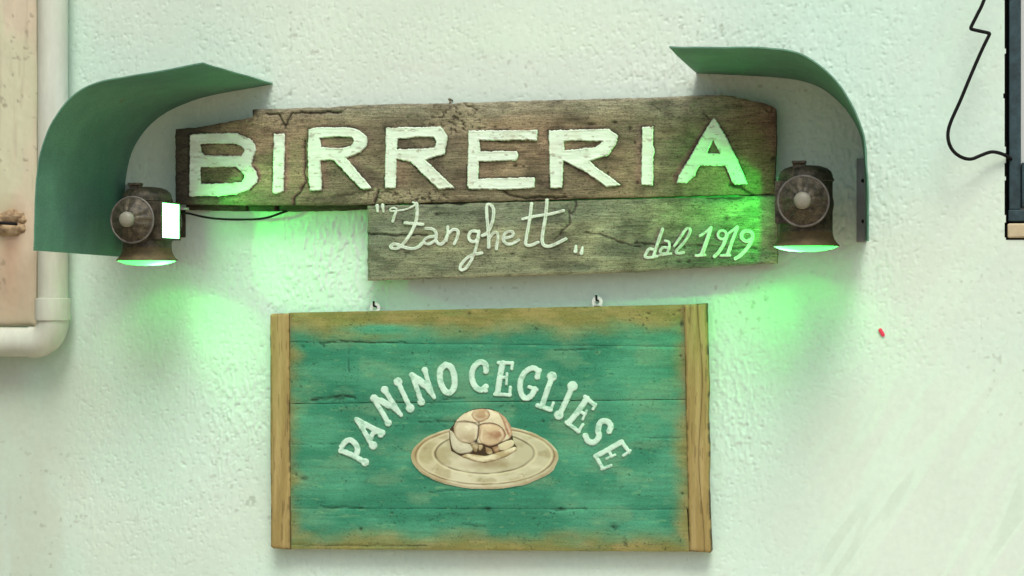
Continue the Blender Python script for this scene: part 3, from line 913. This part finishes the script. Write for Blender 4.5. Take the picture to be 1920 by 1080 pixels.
JO = [lambda x: 641 + (x - 545) * (650 - 641) / 740 , lambda x: 757 + (x - 545) * (749 - 757) / 740, lambda x: 953 + (x - 545) * 2 / 740]
edges_ = [top] + JO + [bot]
CRP = [([(600, 645), (640, 639), (700, 643), (760, 642)], 1.2, .002, .8), ([(585, 750), (610, 748), (640, 742), (665, 746)], 2.6, .003, .95),
       ([(655, 650), (653, 665), (654, 700)], 1.0, .002, .6), ([(1040, 657), (1100, 655), (1140, 653)], 1.2, .002, .6), ([(830, 749), (870, 747)], 1.3, .002, .7), ([(785, 792), (825, 790), (870, 792)], 1.2, .002, .7),
       ([(548, 833), (600, 832), (680, 833)], .9, .0015, .5), ([(1200, 822), (1285, 820)], .9, .0015, .5), ([(600, 951), (680, 953)], 1.2, .002, .6), ([(870, 985), (910, 988)], 1.2, .002, .5), ([(1035, 957), (1100, 955)], 1.3, .002, .7),
       ([(540, 1022), (750, 1024), (800, 1023)], 1.0, .002, .6), ([(1262, 590), (1278, 580)], 1.6, .002, .7), ([(800, 924), (840, 919), (900, 918), (970, 914)], 1.0, .001, .7)]
KNP = [(568, 650, 3, 2.5), (607, 649, 2.5, 2.5), (880, 588, 4, 3), (1150, 989, 6, 4), (676, 993, 4, 4), (914, 955, 6, 4), (570, 898, 6, 4), (820, 790, 5, 3), (1278, 607, 3, 6), (1276, 668, 3, 3), (1172, 1020, 4, 5), (1279, 926, 3, 3), (640, 748, 12, 2.5),
       (1052, 955, 8, 2.5), (1018, 790, 3, 2), (1035, 789, 2, 2), (1215, 588, 4, 2), (555, 890, 2, 3)]
for i in range(4):
    ta, tb = edges_[i], edges_[i + 1]
    g0 = (0, .25, .55, .25)[i]; g1 = (.25, .55, .25, 0)[i]
    xs_ = np.linspace(543.5, 1288, 9)
    ol = [(x, ta(x) + g0) for x in xs_] + [(x + (5 if x > 1280 and i > 0 else 0), tb(x) - g1) for x in xs_[::-1]]
    y0 = min(ta(544), ta(1288)) - 4; y1 = max(tb(544), tb(1288)) + 4
    f = plank_fns(ol, CRP, KNP, panel_color, 1500 + i * 40, amp=.0008, edge_amp=.5, ex=0, edge_h=.0009)
    # painted boards: milder streaking than bare wood
    sdf_, h_, _ = f

    def colp(x, y, s, i=i):
        c = panel_color(x, y)
        st = fbm(x * .014, y * .2, 1600, 4); c = c * (.88 + .24 * st)[..., None]
        dk = np.zeros_like(x)
        for pts, wd, dep, dark in CRP:
            jy = y + 2 * (fbm(x * .2, y * .2, 77, 3) - .5)
            dk = np.maximum(dk, np.exp(-(poly_dist(x, jy, pts) / wd) ** 2) * dark * smooth(.3, .55, fbm(x * .09, y * .3, 78, 2)))
        for (kx, ky, rx, ry) in KNP:
            d = np.hypot((x - kx) / rx, (y - ky) / ry) + 1.4 * (fbm(x * .3, y * .3, 79, 2) - .5)
            dk = np.maximum(dk, np.exp(-d ** 2 * 1.3) * .8)
        sp = smooth(.74, .79, fbm(x * .25, y * .5, 80, 2)) * smooth(.5, .7, fbm(x * .02, y * .05, 81, 3))
        dk = np.maximum(dk, sp * .7)
        return mixc(c, lin(24, 44, 30) * np.ones_like(c), dk)
    relief('board', sdf_, (538, y0, 1298, y1), 2.0, FDP, h_, .024, colp, M_PANEL, psign)

for (x0a, x1a, x0b, x1b, ta_, tb_, ba_, bb_, sd_) in ((505.5, 541.5, 507, 544.5, 588, 587, 1028.5, 1030, 1800), (1282.5, 1325, 1292.5, 1333.5, 571, 569, 1033.5, 1036.5, 1850)):
    ol = [(x0a + 1, ta_ + 3), (x0a + 4, ta_), (x1a, tb_), (x1b, bb_), (x0b + 6, ba_), (x0b + 1, ba_ - 4)]
    if sd_ == 1850:
        ol = [(x0a, ta_), (x1a, tb_), (x1a + 1, 640), (x1a + 4, 720), (x1a + 2, 780), (x1a + 5, 840), (x1a + 3.5, 900), (x1b, bb_ - 2), (x1b - 2, bb_), (x0b, ba_)]
    ree = rough_edge(.8, .06, sd_)
    sdf_ = lambda x, y, ol=ol, ree=ree: poly_sdf(x, y, ol) + ree(x, y)

    def hb(x, y, s, sd_=sd_):
        g = fbm(x * .25, y * .012, sd_ + 1, 4) - .5
        return .003 + .0018 * g - .0035 * np.exp(-np.clip(-s, 0, 99) / 2.0)

    def cb(x, y, s, sd_=sd_):
        c = mixc(lin(148, 132, 80) * np.ones(x.shape + (3,)), lin(164, 148, 96), smooth(.35, .65, fbm(x * .12, y * .008, sd_ + 2, 4)))
        dk = smooth(.70, .78, fbm(x * .35, y * .02, sd_ + 3, 3)) * .4
        c = mixc(c, lin(70, 52, 26), dk)
        wv = np.abs(x - (1314 + 4 * np.sin(y * .02) + .012 * (y - 800)))
        if sd_ == 1850: c = mixc(c, lin(66, 48, 24), np.exp(-(wv / 1.2) ** 2) * .7)
        e = np.exp(-np.clip(-s, 0, 99) / 1.6) * smooth(.45, .6, fbm(x * .05, y * .05, sd_ + 4, 2))
        return mixc(c, lin(50, 40, 22), e * .8)
    relief('batten', sdf_, (min(p[0] for p in ol) - 3, min(p[1] for p in ol) - 3, max(p[0] for p in ol) + 3, max(p[1] for p in ol) + 3), 1.8, FDP + .004, hb, .026, cb, M_BATTEN, psign)

PC = lin(194, 228, 206)
for k, (st, ox, oy, sc) in enumerate(all_letters):
    o, _ = glyph(st, ox, oy, sc, psign, FDP + .0018, 'white painted letter ' + LB[k], 2000 + 10 * k, groove=False, amp=.7, colr=PC, h=.0012, bold=1.2, worn=.55, wornc=lin(120, 178, 146))


# ---- painted plate and roll
def ell(x, y, cx, cy, rx, ry, rot=0):
    c, s = math.cos(rot), math.sin(rot)
    u = (x - cx) * c + (y - cy) * s; v = -(x - cx) * s + (y - cy) * c
    k = np.hypot(u / rx, v / ry)
    return (k - 1) * min(rx, ry) * (1 + .35 * np.abs(u / rx) ** 2)


def wob(x, y, a, s): return a * (fbm(x * .06, y * .06, s, 3) - .5) * 2


def plate_sdf(x, y): return ell(x, y, 909.5, 857, 138, 60, .01) + wob(x, y, 1.3, 2300)


def line(d, wd): return np.exp(-(d / wd) ** 2)


def plate_color(x, y, s):
    c = mixc(lin(178, 180, 144) * np.ones(x.shape + (3,)), lin(198, 200, 166), smooth(.35, .65, fbm(x * .02, y * .04, 2310, 4)))
    c = mixc(c, lin(150, 144, 104), smooth(.48, .7, fbm(x * .035, y * .06, 2311, 5)) * .6)
    c = mixc(c, lin(170, 164, 116), smooth(870, 780, x) * .5)
    e1 = ell(x, y, 909, 855, 130, 53) + wob(x, y, .9, 2312); e2 = ell(x, y, 908.5, 850, 92, 38) + wob(x, y, .8, 2313)
    br = .5 + .5 * smooth(.3, .6, fbm(x * .04, y * .04, 2314, 2))
    c = mixc(c, lin(98, 80, 50), line(e1, 1.0) * br * .9)
    c = mixc(c, lin(214, 214, 172), line(e1 + 2.6, 1.1) * .5)
    c = mixc(c, lin(84, 70, 44), line(e2, 1.2) * br * .9)
    c = mixc(c, lin(212, 212, 170), line(e2 - 2.6, 1.4) * .5)
    c = mixc(c, lin(150, 120, 78), line(s + 3, 2.2) * .35)
    c = mixc(c, lin(130, 112, 72), np.exp(-np.hypot((x - 915) / 48, (y - 872) / 7) ** 2) * .5)
    for (kx, ky) in ((817, 880), (905, 900), (1018, 851), (980, 891), (800, 842)):
        c = mixc(c, lin(112, 92, 56), np.exp(-np.hypot((x - kx) / 7, (y - ky) / 3.5) ** 2) * .6 * smooth(.4, .6, fbm(x * .35, y * .35, 2316, 2)))
    return c


o = relief('painted_plate', plate_sdf, (766, 790, 1054, 924), 1.0, FDP + .0018,
           lambda x, y, s: .0010 * smooth(0, 3, -s) - .0006 * line(ell(x, y, 908.5, 850, 92, 38), 1.6) - .0005 * line(ell(x, y, 909, 855, 130, 53), 1.4), .004, plate_color, M_ART, psign)
o['label'] = 'painted pale plate with two dark rings'
BUN = [(842, 808), (845, 803), (851, 795), (858, 784), (873, 773), (888, 767.5), (903, 765.5), (920, 767), (933, 771.5), (947, 783), (955, 795), (959, 806), (961, 820), (964, 830), (969, 838), (968, 845), (950, 856), (928, 864), (907, 868), (888, 865), (870, 858), (858, 852), (846, 846), (843, 826)]
def zp(pts):
    q = [(740 + a / 5.4, 740 + b / 5.4) for a, b in pts]
    q = chaikin(q + [q[0]], 2)
    return q[:-1]


lobes = [  # outline, light colour, dark colour, dark spot
    (zp([(595, 330), (630, 250), (720, 175), (880, 135), (1045, 168), (1130, 230), (1185, 340), (1190, 430), (1100, 480), (900, 500), (680, 490), (600, 400)]), lin(210, 206, 172), lin(180, 168, 130), (950, 800)),
    (zp([(605, 330), (640, 270), (720, 262), (800, 275), (852, 300), (858, 380), (842, 462), (780, 492), (700, 492), (640, 462), (605, 400)]), lin(208, 206, 174), lin(176, 168, 132), (884, 824)),
    (zp([(868, 302), (930, 285), (1010, 288), (1085, 330), (1135, 400), (1112, 455), (1060, 492), (980, 524), (900, 505), (852, 462), (858, 390)]), lin(200, 186, 146), lin(150, 116, 84), (934, 816)),
    (zp([(1045, 172), (1120, 220), (1178, 320), (1192, 400), (1160, 440), (1128, 360), (1095, 262)]), lin(192, 172, 136), lin(158, 124, 96), (952, 800)),
    (zp([(778, 205), (800, 160), (880, 140), (950, 165), (972, 220), (930, 262), (860, 282), (800, 252)]), lin(204, 194, 156), lin(170, 146, 110), (906, 776))]


def bun_sdf(x, y): return poly_sdf(x, y, BUN) + wob(x, y, .9, 2400)


def bun_hc(x, y):
    h = np.zeros_like(x); one = np.ones(x.shape + (3,))
    n1 = fbm(x * .05, y * .08, 2405, 4); n2 = fbm(x * .16, y * .2, 2406, 3)
    c = lin(60, 48, 30) * one
    pieces = [(zp([(550, 355), (592, 372), (625, 425), (675, 482), (785, 500), (800, 575), (680, 600), (605, 580), (568, 510)]), lin(192, 194, 164), lin(160, 158, 126)),
              (zp([(655, 630), (720, 596), (800, 604), (900, 624), (1000, 596), (1100, 566), (1225, 518), (1245, 560), (1135, 630), (1000, 684), (900, 694), (770, 675)]), lin(206, 204, 166), lin(166, 156, 112)),
              (zp([(770, 500), (800, 480), (850, 500), (835, 585), (800, 580)]), lin(184, 180, 140), lin(140, 126, 88)),
              (zp([(850, 505), (900, 510), (880, 560), (850, 575)]), lin(170, 160, 118), lin(128, 106, 72)),
              (zp([(920, 530), (980, 545), (1000, 600), (930, 600)]), lin(188, 180, 138), lin(140, 120, 84)),
              (zp([(985, 535), (1060, 515), (1070, 575), (1010, 596)]), lin(182, 170, 128), lin(136, 110, 76)),
              (zp([(1045, 510), (1130, 470), (1200, 450), (1215, 515), (1110, 565), (1060, 570)]), lin(198, 194, 154), lin(150, 134, 96))]
    allp = pieces + [(q[0], q[1], q[2], q[3]) for q in lobes]
    for k, P_ in enumerate(allp):
        s = poly_sdf(x, y, P_[0]) + wob(x, y, 1.3, 2420 + k)
        ins = smooth(.8, -.8, s)
        t = smooth(.35, .75, n1 + .35 * (n2 - .5) + .18 * (k % 3 - 1))
        if len(P_) > 3:
            t = np.clip(.45 * t + .85 * np.exp(-np.hypot((x - P_[3][0]) / 17, (y - P_[3][1]) / 11) ** 2 - 1.2 * (n2 - .5)), 0, 1)
        t = np.clip(t + .55 * smooth(-5.5, 0, s) * smooth(.3, .6, n1), 0, 1)
        cc = mixc(P_[1] * one, P_[2], t)
        hl = np.exp(-((s + 5) / 2.2) ** 2) * smooth(.5, .7, fbm(x * .07, y * .07, 2470 + k, 2))
        cc = mixc(cc, lin(222, 220, 184), hl * .5)
        c = mixc(c, cc, ins)
        ln = line(s, .8) * smooth(.28, .56, fbm(x * .08, y * .08, 2440 + k, 2))
        c = mixc(c, lin(84, 68, 44), ln * (.36 if k != len(pieces) else .15))
        h = np.where(s < 0, .0008 + (.0034 if len(P_) > 3 else .0018) * np.sqrt(np.clip(-s / 18, 0, 1)), h) - .0005 * ln
    c = mixc(c, lin(36, 28, 18), line(poly_dist(x, y, [(899, 792), (898, 803), (896, 820), (893, 827)]), 1.2) * .9)
    c = mixc(c, lin(30, 24, 14), np.exp(-np.hypot((x - 893) / 4.5, (y - 828) / 3.5) ** 2))
    c = mixc(c, lin(34, 28, 18), line(poly_dist(x, y, [(856, 791), (886, 791.5), (898, 792)]), .8) * .7 * smooth(.3, .5, n2))
    c = mixc(c, lin(30, 24, 14), line(poly_dist(x, y, [(866, 858), (888, 867), (908, 869), (930, 865), (950, 858)]), 1.4) * .9)
    return h, c


o = relief('painted_roll', bun_sdf, (836, 760, 975, 874), .8, FDP + .0034, lambda x, y, s: bun_hc(x, y)[0] * smooth(0, 2, -s), .005, lambda x, y, s: bun_hc(x, y)[1], M_ART, psign)
o['label'] = 'painted filled bread roll in browns and creams'
# hanging eyelets
for (hx, hy) in ((703.5, 577), (1120, 566)):
    c = at(hx, hy, .022)
    bm = bmesh.new()
    Mx = Matrix.Translation(c) @ Matrix.Rotation(math.pi / 2, 4, 'X')
    add_lathe(bm, [(.0055, -.001), (.013, -.001), (.013, .001), (.0055, .001), (.0055, -.001)], Mx, 24)
    add_box(bm, (c[0], c[1], c[2] - .019), (.024, .002, .02))
    ey = keep_world(finish(bm, 'hanging_eyelet', M_EYE, flat_angle=40), psign)
    bm = bmesh.new()
    add_tube(bm, spline([(c[0], .01, c[2] + .003), (c[0], -.028, c[2] + .004), (c[0], -.034, c[2] + .009), (c[0], -.033, c[2] + .016)], 5), .0028, 8)
    o = finish(bm, 'hook', M_HOLE); o.parent = ey

# ------------------------------------------------------------------ curved metal hoods
HD = .396


def resample(pts, n):
    pts = np.array(pts, float); L = np.r_[0, np.cumsum(np.hypot(*np.diff(pts, axis=0).T))]
    t = np.linspace(0, L[-1], n)
    return np.interp(t, L, pts[:, 0]), np.interp(t, L, pts[:, 1])


def hood(wall_pts, front_pts, flip, label, bracket):
    n = 60; m = 9
    wx, wy = resample(chaikin(wall_pts, 2), n); fx, fy = resample(chaikin(front_pts, 2), n)
    A = at(wx, wy, -.006); B = at(fx, fy, HD)
    root = empty('curved_hood', (float(A[-1][0]), 0, float(A[-1][2])), label, 'hood', 'curved metal hoods over the lanterns')
    t = np.linspace(0, 1, m)[None, :, None]
    G = A[:, None, :] * (1 - t) + B[:, None, :] * t
    du = np.gradient(G, axis=0); dv = np.gradient(G, axis=1)
    nn = np.cross(du, dv); nn /= np.linalg.norm(nn, axis=-1, keepdims=True)
    if flip: nn = -nn
    und = (fbm(np.arange(n)[:, None] * .11 + 3, np.arange(m)[None, :] * .35, 2700 + int(flip), 3) - .5)[..., None]
    G = G + nn * und * .012 * np.linspace(0, 1, m)[None, :, None]      # hand-bent, a little wavy
    O = G + nn * .003                      # outer face
    V = np.concatenate([G.reshape(-1, 3), O.reshape(-1, 3)])
    I = np.arange(n * m).reshape(n, m); J = I + n * m
    Q1 = np.stack([I[:-1, :-1], I[1:, :-1], I[1:, 1:], I[:-1, 1:]], -1).reshape(-1, 4)
    Q2 = np.stack([J[:-1, :-1], J[:-1, 1:], J[1:, 1:], J[1:, :-1]], -1).reshape(-1, 4)
    rim = []
    for a in range(n - 1): rim += [(I[a, 0], J[a, 0], J[a + 1, 0], I[a + 1, 0]), (I[a, -1], I[a + 1, -1], J[a + 1, -1], J[a, -1])]
    for b in range(m - 1): rim += [(I[0, b], I[0, b + 1], J[0, b + 1], J[0, b]), (I[-1, b], J[-1, b], J[-1, b + 1], I[-1, b + 1])]
    o = mesh_np('sheet', V, np.concatenate([Q1, Q2, np.array(rim)]), M_HOOD)
    o.data.set_sharp_from_angle(angle=math.radians(40))
    keep_world(o, root)
    x0, x1, y0, y1, holes = bracket
    p = at(x0, y1, .006); q = at(x1, y0, .006)
    bm = bmesh.new(); add_box(bm, ((p[0] + q[0]) / 2, -.006, (p[2] + q[2]) / 2), (q[0] - p[0], .004, q[2] - p[2]), .0008)
    add_box(bm, (q[0] - .002 if not flip else q[0] - .002, -.028, (p[2] + q[2]) / 2), (.003, .04, q[2] - p[2] - .004), .0005)
    br = keep_world(finish(bm, 'bracket', M_GALV, smooth_=False), root)
    for (hx, hy) in holes:
        c = at(hx, hy, .0088)
        bm = bmesh.new(); add_lathe(bm, [(0, .0012), (.0042, .0008), (.0048, -.002)], Matrix.Translation(c) @ Matrix.Rotation(math.pi / 2, 4, 'X'), 14)
        s = finish(bm, 'screw', M_HOLE); s.parent = br
    return root


hood([(513, 156), (434.4, 170), (383, 180), (340.7, 195), (306.6, 212), (281, 233), (260, 259), (245, 288.7), (236.4, 327), (234, 361), (233, 420), (232, 482)],
     [(381, 119), (272.6, 135), (215, 144), (190, 149.5), (165, 159), (140.5, 175.8), (110.7, 205.6), (89.4, 237.6), (76.7, 271.6), (70, 310), (66, 378), (62.6, 469.7)],
     True, 'curved green metal hood above the lantern beside the drainpipe', (235, 253, 346, 470, [(245, 380), (245, 440)]))
hood([(1307, 136), (1390, 139.6), (1467, 144), (1509.6, 150.7), (1543.7, 164), (1573.5, 188), (1595, 213), (1610, 239), (1618, 262), (1622.5, 298), (1624, 358), (1625.4, 452)],
     [(1255, 86.4), (1347.8, 89), (1433, 90.7), (1471, 93), (1501, 100.5), (1531, 115), (1560.7, 141), (1586, 173), (1607.6, 213), (1620, 250), (1624.6, 284), (1628, 358), (1629.7, 452)],
     False, 'curved green metal hood above the lantern nearest the window', (1606, 1624, 297, 454, [(1618, 339), (1618.5, 415)]))


# ------------------------------------------------------------------ lanterns
def make_lantern(px, py_rim, side, label, lamp_x, power, beam):
    base = Vector(at(px, py_rim, .17))
    root = empty('lantern', base, label, 'lantern', 'green lit lanterns under the hoods')
    hz = .094                                   # height of the lens axis above the rim
    # body: a drum with a window opening on one side
    half = math.asin(.047 / .0585)
    ctr = 0 if side > 0 else math.pi

    def skip(a, z):
        d = (a - ctr + math.pi) % (2 * math.pi) - math.pi
        return abs(d) < half and hz - .042 < z < hz + .042
    prof = [(.058, .028), (.059, .03), (.0585, .034), (.0585, hz - .0421), (.0585, hz - .04), (.0585, hz), (.0585, hz + .04), (.0585, hz + .0421), (.0585, .140), (.0615, .142), (.0615, .147), (.059, .149)]
    bm = bmesh.new(); add_lathe(bm, prof, Matrix(), 72, skip=skip)
    body = finish(bm, 'body', M_LANT, root, flat_angle=35)
    bm = bmesh.new(); add_lathe(bm, [(.0592, .146), (.0592, .1495), (.0585, .155), (.055, .163), (.047, .170), (.034, .1745), (.018, .1765), (0, .177)], Matrix(), 48)
    cap = finish(bm, 'cap', M_LANT, root, flat_angle=60)
    bm = bmesh.new(); add_box(bm, (-.012, -.036, .170), (.028, .016, .018), .002); add_box(bm, (-.012, -.040, .1815), (.031, .022, .006), .0015)
    finish(bm, 'latch', M_LANT, cap, smooth_=False)
    # rusty skirt, open below
    bm = bmesh.new(); add_lathe(bm, [(.0585, .0295), (.0595, .022), (.0625, .013), (.068, .005), (.0735, 0), (.0742, -.002), (.0728, -.0025), (.067, .003), (.0612, .012), (.058, .022)], Matrix(), 56)
    finish(bm, 'skirt', M_RUST, root, flat_angle=60)
    bm = bmesh.new(); add_lathe(bm, [(.0722, -.0012), (.066, -.0055), (.054, -.0095), (.038, -.0122), (.02, -.0138), (0, -.0142)], Matrix(), 48)
    finish(bm, 'lower_glass', M_BOT, root)
    # lens housings front and rear
    for s, nm in ((-1, 'front_lens_cover'), (1, 'rear_lens_cover')):
        Mx = Matrix.Translation((0, 0, hz)) @ Matrix.Rotation(math.pi / 2 * (1 if s < 0 else -1), 4, 'X')
        dp = .083 if s < 0 else .078
        bm = bmesh.new()
        prof = [(.046, .035), (.047, dp - .012), (.052, dp - .008), (.0565, dp - .004)]
        add_lathe(bm, prof, Mx, 48)
        # dished disc with hammered radial ribs
        rings = [(.0545, dp - .001), (.050, dp + .001), (.042, dp + .006), (.034, dp + .012), (.026, dp + .018), (.019, dp + .022), (0, dp + .024)] if s < 0 else [(.0545, dp - .001), (.045, dp + .004), (.03, dp + .010), (.015, dp + .013), (0, dp + .014)]
        k0 = len(bm.verts)
        add_lathe(bm, rings, Mx, 64)
        bm.verts.ensure_lookup_table()
        for v_ in bm.verts[k0:]:
            r = math.hypot(v_.co.x, v_.co.z - hz); a = math.atan2(v_.co.z - hz, v_.co.x)
            if .022 < r < .05: v_.co.y += s * (.0016 * math.sin(a * 11 + 1.3 * math.sin(a * 3)) + .0012 * random.uniform(-1, 1))
        cov = finish(bm, nm, M_LANT, root, flat_angle=50)
        bm = bmesh.new()
        add_lathe(bm, [(.0545 + .0028 * math.cos(t), dp - .002 + .0028 * math.sin(t)) for t in [2 * math.pi * k / 8 for k in range(9)]], Mx, 56)
        finish(bm, 'rim', M_RIM, cov)
        if s < 0:
            bm = bmesh.new(); add_lathe(bm, [(.0162, dp + .018), (.0182, dp + .022), (.0186, dp + .028), (.0172, dp + .033), (.0125, dp + .037), (.006, dp + .0385), (0, dp + .039)], Mx, 32)
            finish(bm, 'knob', M_KNOB, cov)
    # window housing on the side that faces the signs
    x0, x1 = .030, .0635
    bm = bmesh.new()
    wy, wz = .049, .042
    for (cy, cz, sy, sz) in ((-wy - .002, hz, .004, 2 * wz + .008), (wy + .002, hz, .004, 2 * wz + .008), (0, hz - wz - .002, 2 * wy - .0006, .004), (0, hz + wz + .002, 2 * wy - .0006, .004)):
        add_box(bm, (side * (x0 + x1) / 2, cy, cz), (x1 - x0, sy, sz), .0006)
    win = finish(bm, 'window_housing', M_LANT, root, smooth_=False)
    bm = bmesh.new(); add_box(bm, (side * (x1 - .003), 0, hz), (.002, 2 * wy - .001, 2 * wz - .001))
    finish(bm, 'window_glass', M_WIN, win, smooth_=False)
    # arm to the wall
    bm = bmesh.new(); add_box(bm, (0, .13, hz), (.022, .078, .022), .002); add_box(bm, (0, .1668, hz), (.05, .005, .07), .001)
    finish(bm, 'wall_arm', M_LANT, root, smooth_=False)
    # the lamp inside
    bm = bmesh.new(); add_lathe(bm, [(.0, .0), (.006, .0), (.006, .012), (.0, .013)], Matrix.Translation((side * .004, 0, hz + .014)), 12)
    finish(bm, 'bulb_socket', M_LANT, root)
    L = bpy.data.lights.new('lantern_light', 'POINT'); L.energy = power; L.color = GREEN; L.shadow_soft_size = .006
    lo = bpy.data.objects.new('lantern_light', L); COL.objects.link(lo); lo.parent = root; lo.location = (side * lamp_x, 0.0, hz + (.006 if side > 0 else .016))
    bm = bmesh.new(); add_lathe(bm, [(0, .0640), (.0575, .0640), (.0575, .0625), (0, .0625)], Matrix(), 40)  # added baffle, keeps the upper lamp's light off the lower glass
    finish(bm, 'light_baffle', M_LANT, root, flat_angle=40)
    for nm, en, cl, loc in (('lantern_lower_light', 1.25, GREEN, (-side * .018, .0, .050)), ('lantern_glass_fill', .10, (.5, 1, .8), (side * .034, -.012, .004))):  # the whitish one is an added fill that bleaches the lower glass
        L = bpy.data.lights.new(nm, 'POINT'); L.energy = en; L.color = cl; L.shadow_soft_size = .012 if en > 1 else .005
        lo = bpy.data.objects.new(nm, L); COL.objects.link(lo); lo.parent = root; lo.location = loc
    L = bpy.data.lights.new('lantern_beam', 'SPOT'); L.energy = beam[3]; L.color = GREEN; L.shadow_soft_size = .030
    L.spot_size = math.radians(beam[2]); L.spot_blend = 1.0
    lo = bpy.data.objects.new('lantern_beam', L); COL.objects.link(lo); lo.parent = root; lo.location = (-side * .012, 0, .040)
    aim = Vector(at(beam[0], beam[1], 0)) - (base + lo.location)
    lo.rotation_euler = aim.to_track_quat('-Z', 'Y').to_euler()
    return root


make_lantern(276, 487, 1, 'dark metal lantern beside the drainpipe, its lit white window in view', 0.0, 5.8, (440, 655, 46, 4.6))
make_lantern(1511, 460, -1, 'dark metal lantern against the right end of the plank sign', .026, 3.6, (1395, 655, 54, 4.4))

# ------------------------------------------------------------------ cables and small marks
c = [at(318, 408, .11), at(335, 401, .10), at(352, 400, .075), at(378, 406, .05), at(405, 410, .04), at(440, 411.5, .034), at(480, 411, .03), at(505, 407, .03), at(525, 400, .027), at(545, 393, .012), at(556, 386, .006)]
bm = bmesh.new(); add_tube(bm, spline(c, 6), .0028, 8)
tag(finish(bm, 'power_cable', M_BLACK), 'thin black cable sagging under the plank sign from the left lantern', 'cable')
cd = .075
zig = [(1862, -60), (1845, 0), (1832, 28), (1822, 48), (1820.5, 52.5), (1823, 55), (1838, 58.5), (1852, 61.5), (1855, 63.5), (1853.5, 68), (1840, 96), (1820, 142), (1800, 190), (1783, 228), (1777.5, 250), (1780, 270), (1790, 286), (1806, 296), (1822, 298), (1840, 291), (1858, 285), (1874, 287), (1888, 293), (1900, 302)]
bm = bmesh.new()
pts = []
for k, (x, y) in enumerate(zig):
    d = cd if y < 270 and k < 16 else max(.0, cd * (1 - (k - 15) / 8.0))
    pts.append(at(x, y, d if k < 23 else -.03))
add_tube(bm, spline(pts, 5), .0040, 10)
tag(finish(bm, 'kinked_cable', M_BLACK), 'loose black cable with a sharp kink looping into the window frame', 'cable')
# red dab
f = lambda x, y: seg_dist(x, y, (1650.5, 619), (1655.5, 627.5))[0] - 3.4 + wob(x, y, .4, 3000)
o = relief('red_dab', f, (1644, 612, 1662, 635), .8, .0045, lambda x, y, s: .0008 * smooth(0, 1.5, -s), .0045, lambda x, y, s: lin(214, 62, 84) * np.ones(x.shape + (3,)), M_ART)
tag(o, 'small red dab of paint on the bare wall right of the green sign', 'paint dab')

# stand the two sign roots at the foot of their boards
for root, loc in ((sign, at(890, 527, .03)), (psign, at(918, 1036, .02))):
    root.location = loc
    for ch in root.children:
        ch.matrix_parent_inverse = Matrix.Translation(-Vector(loc))
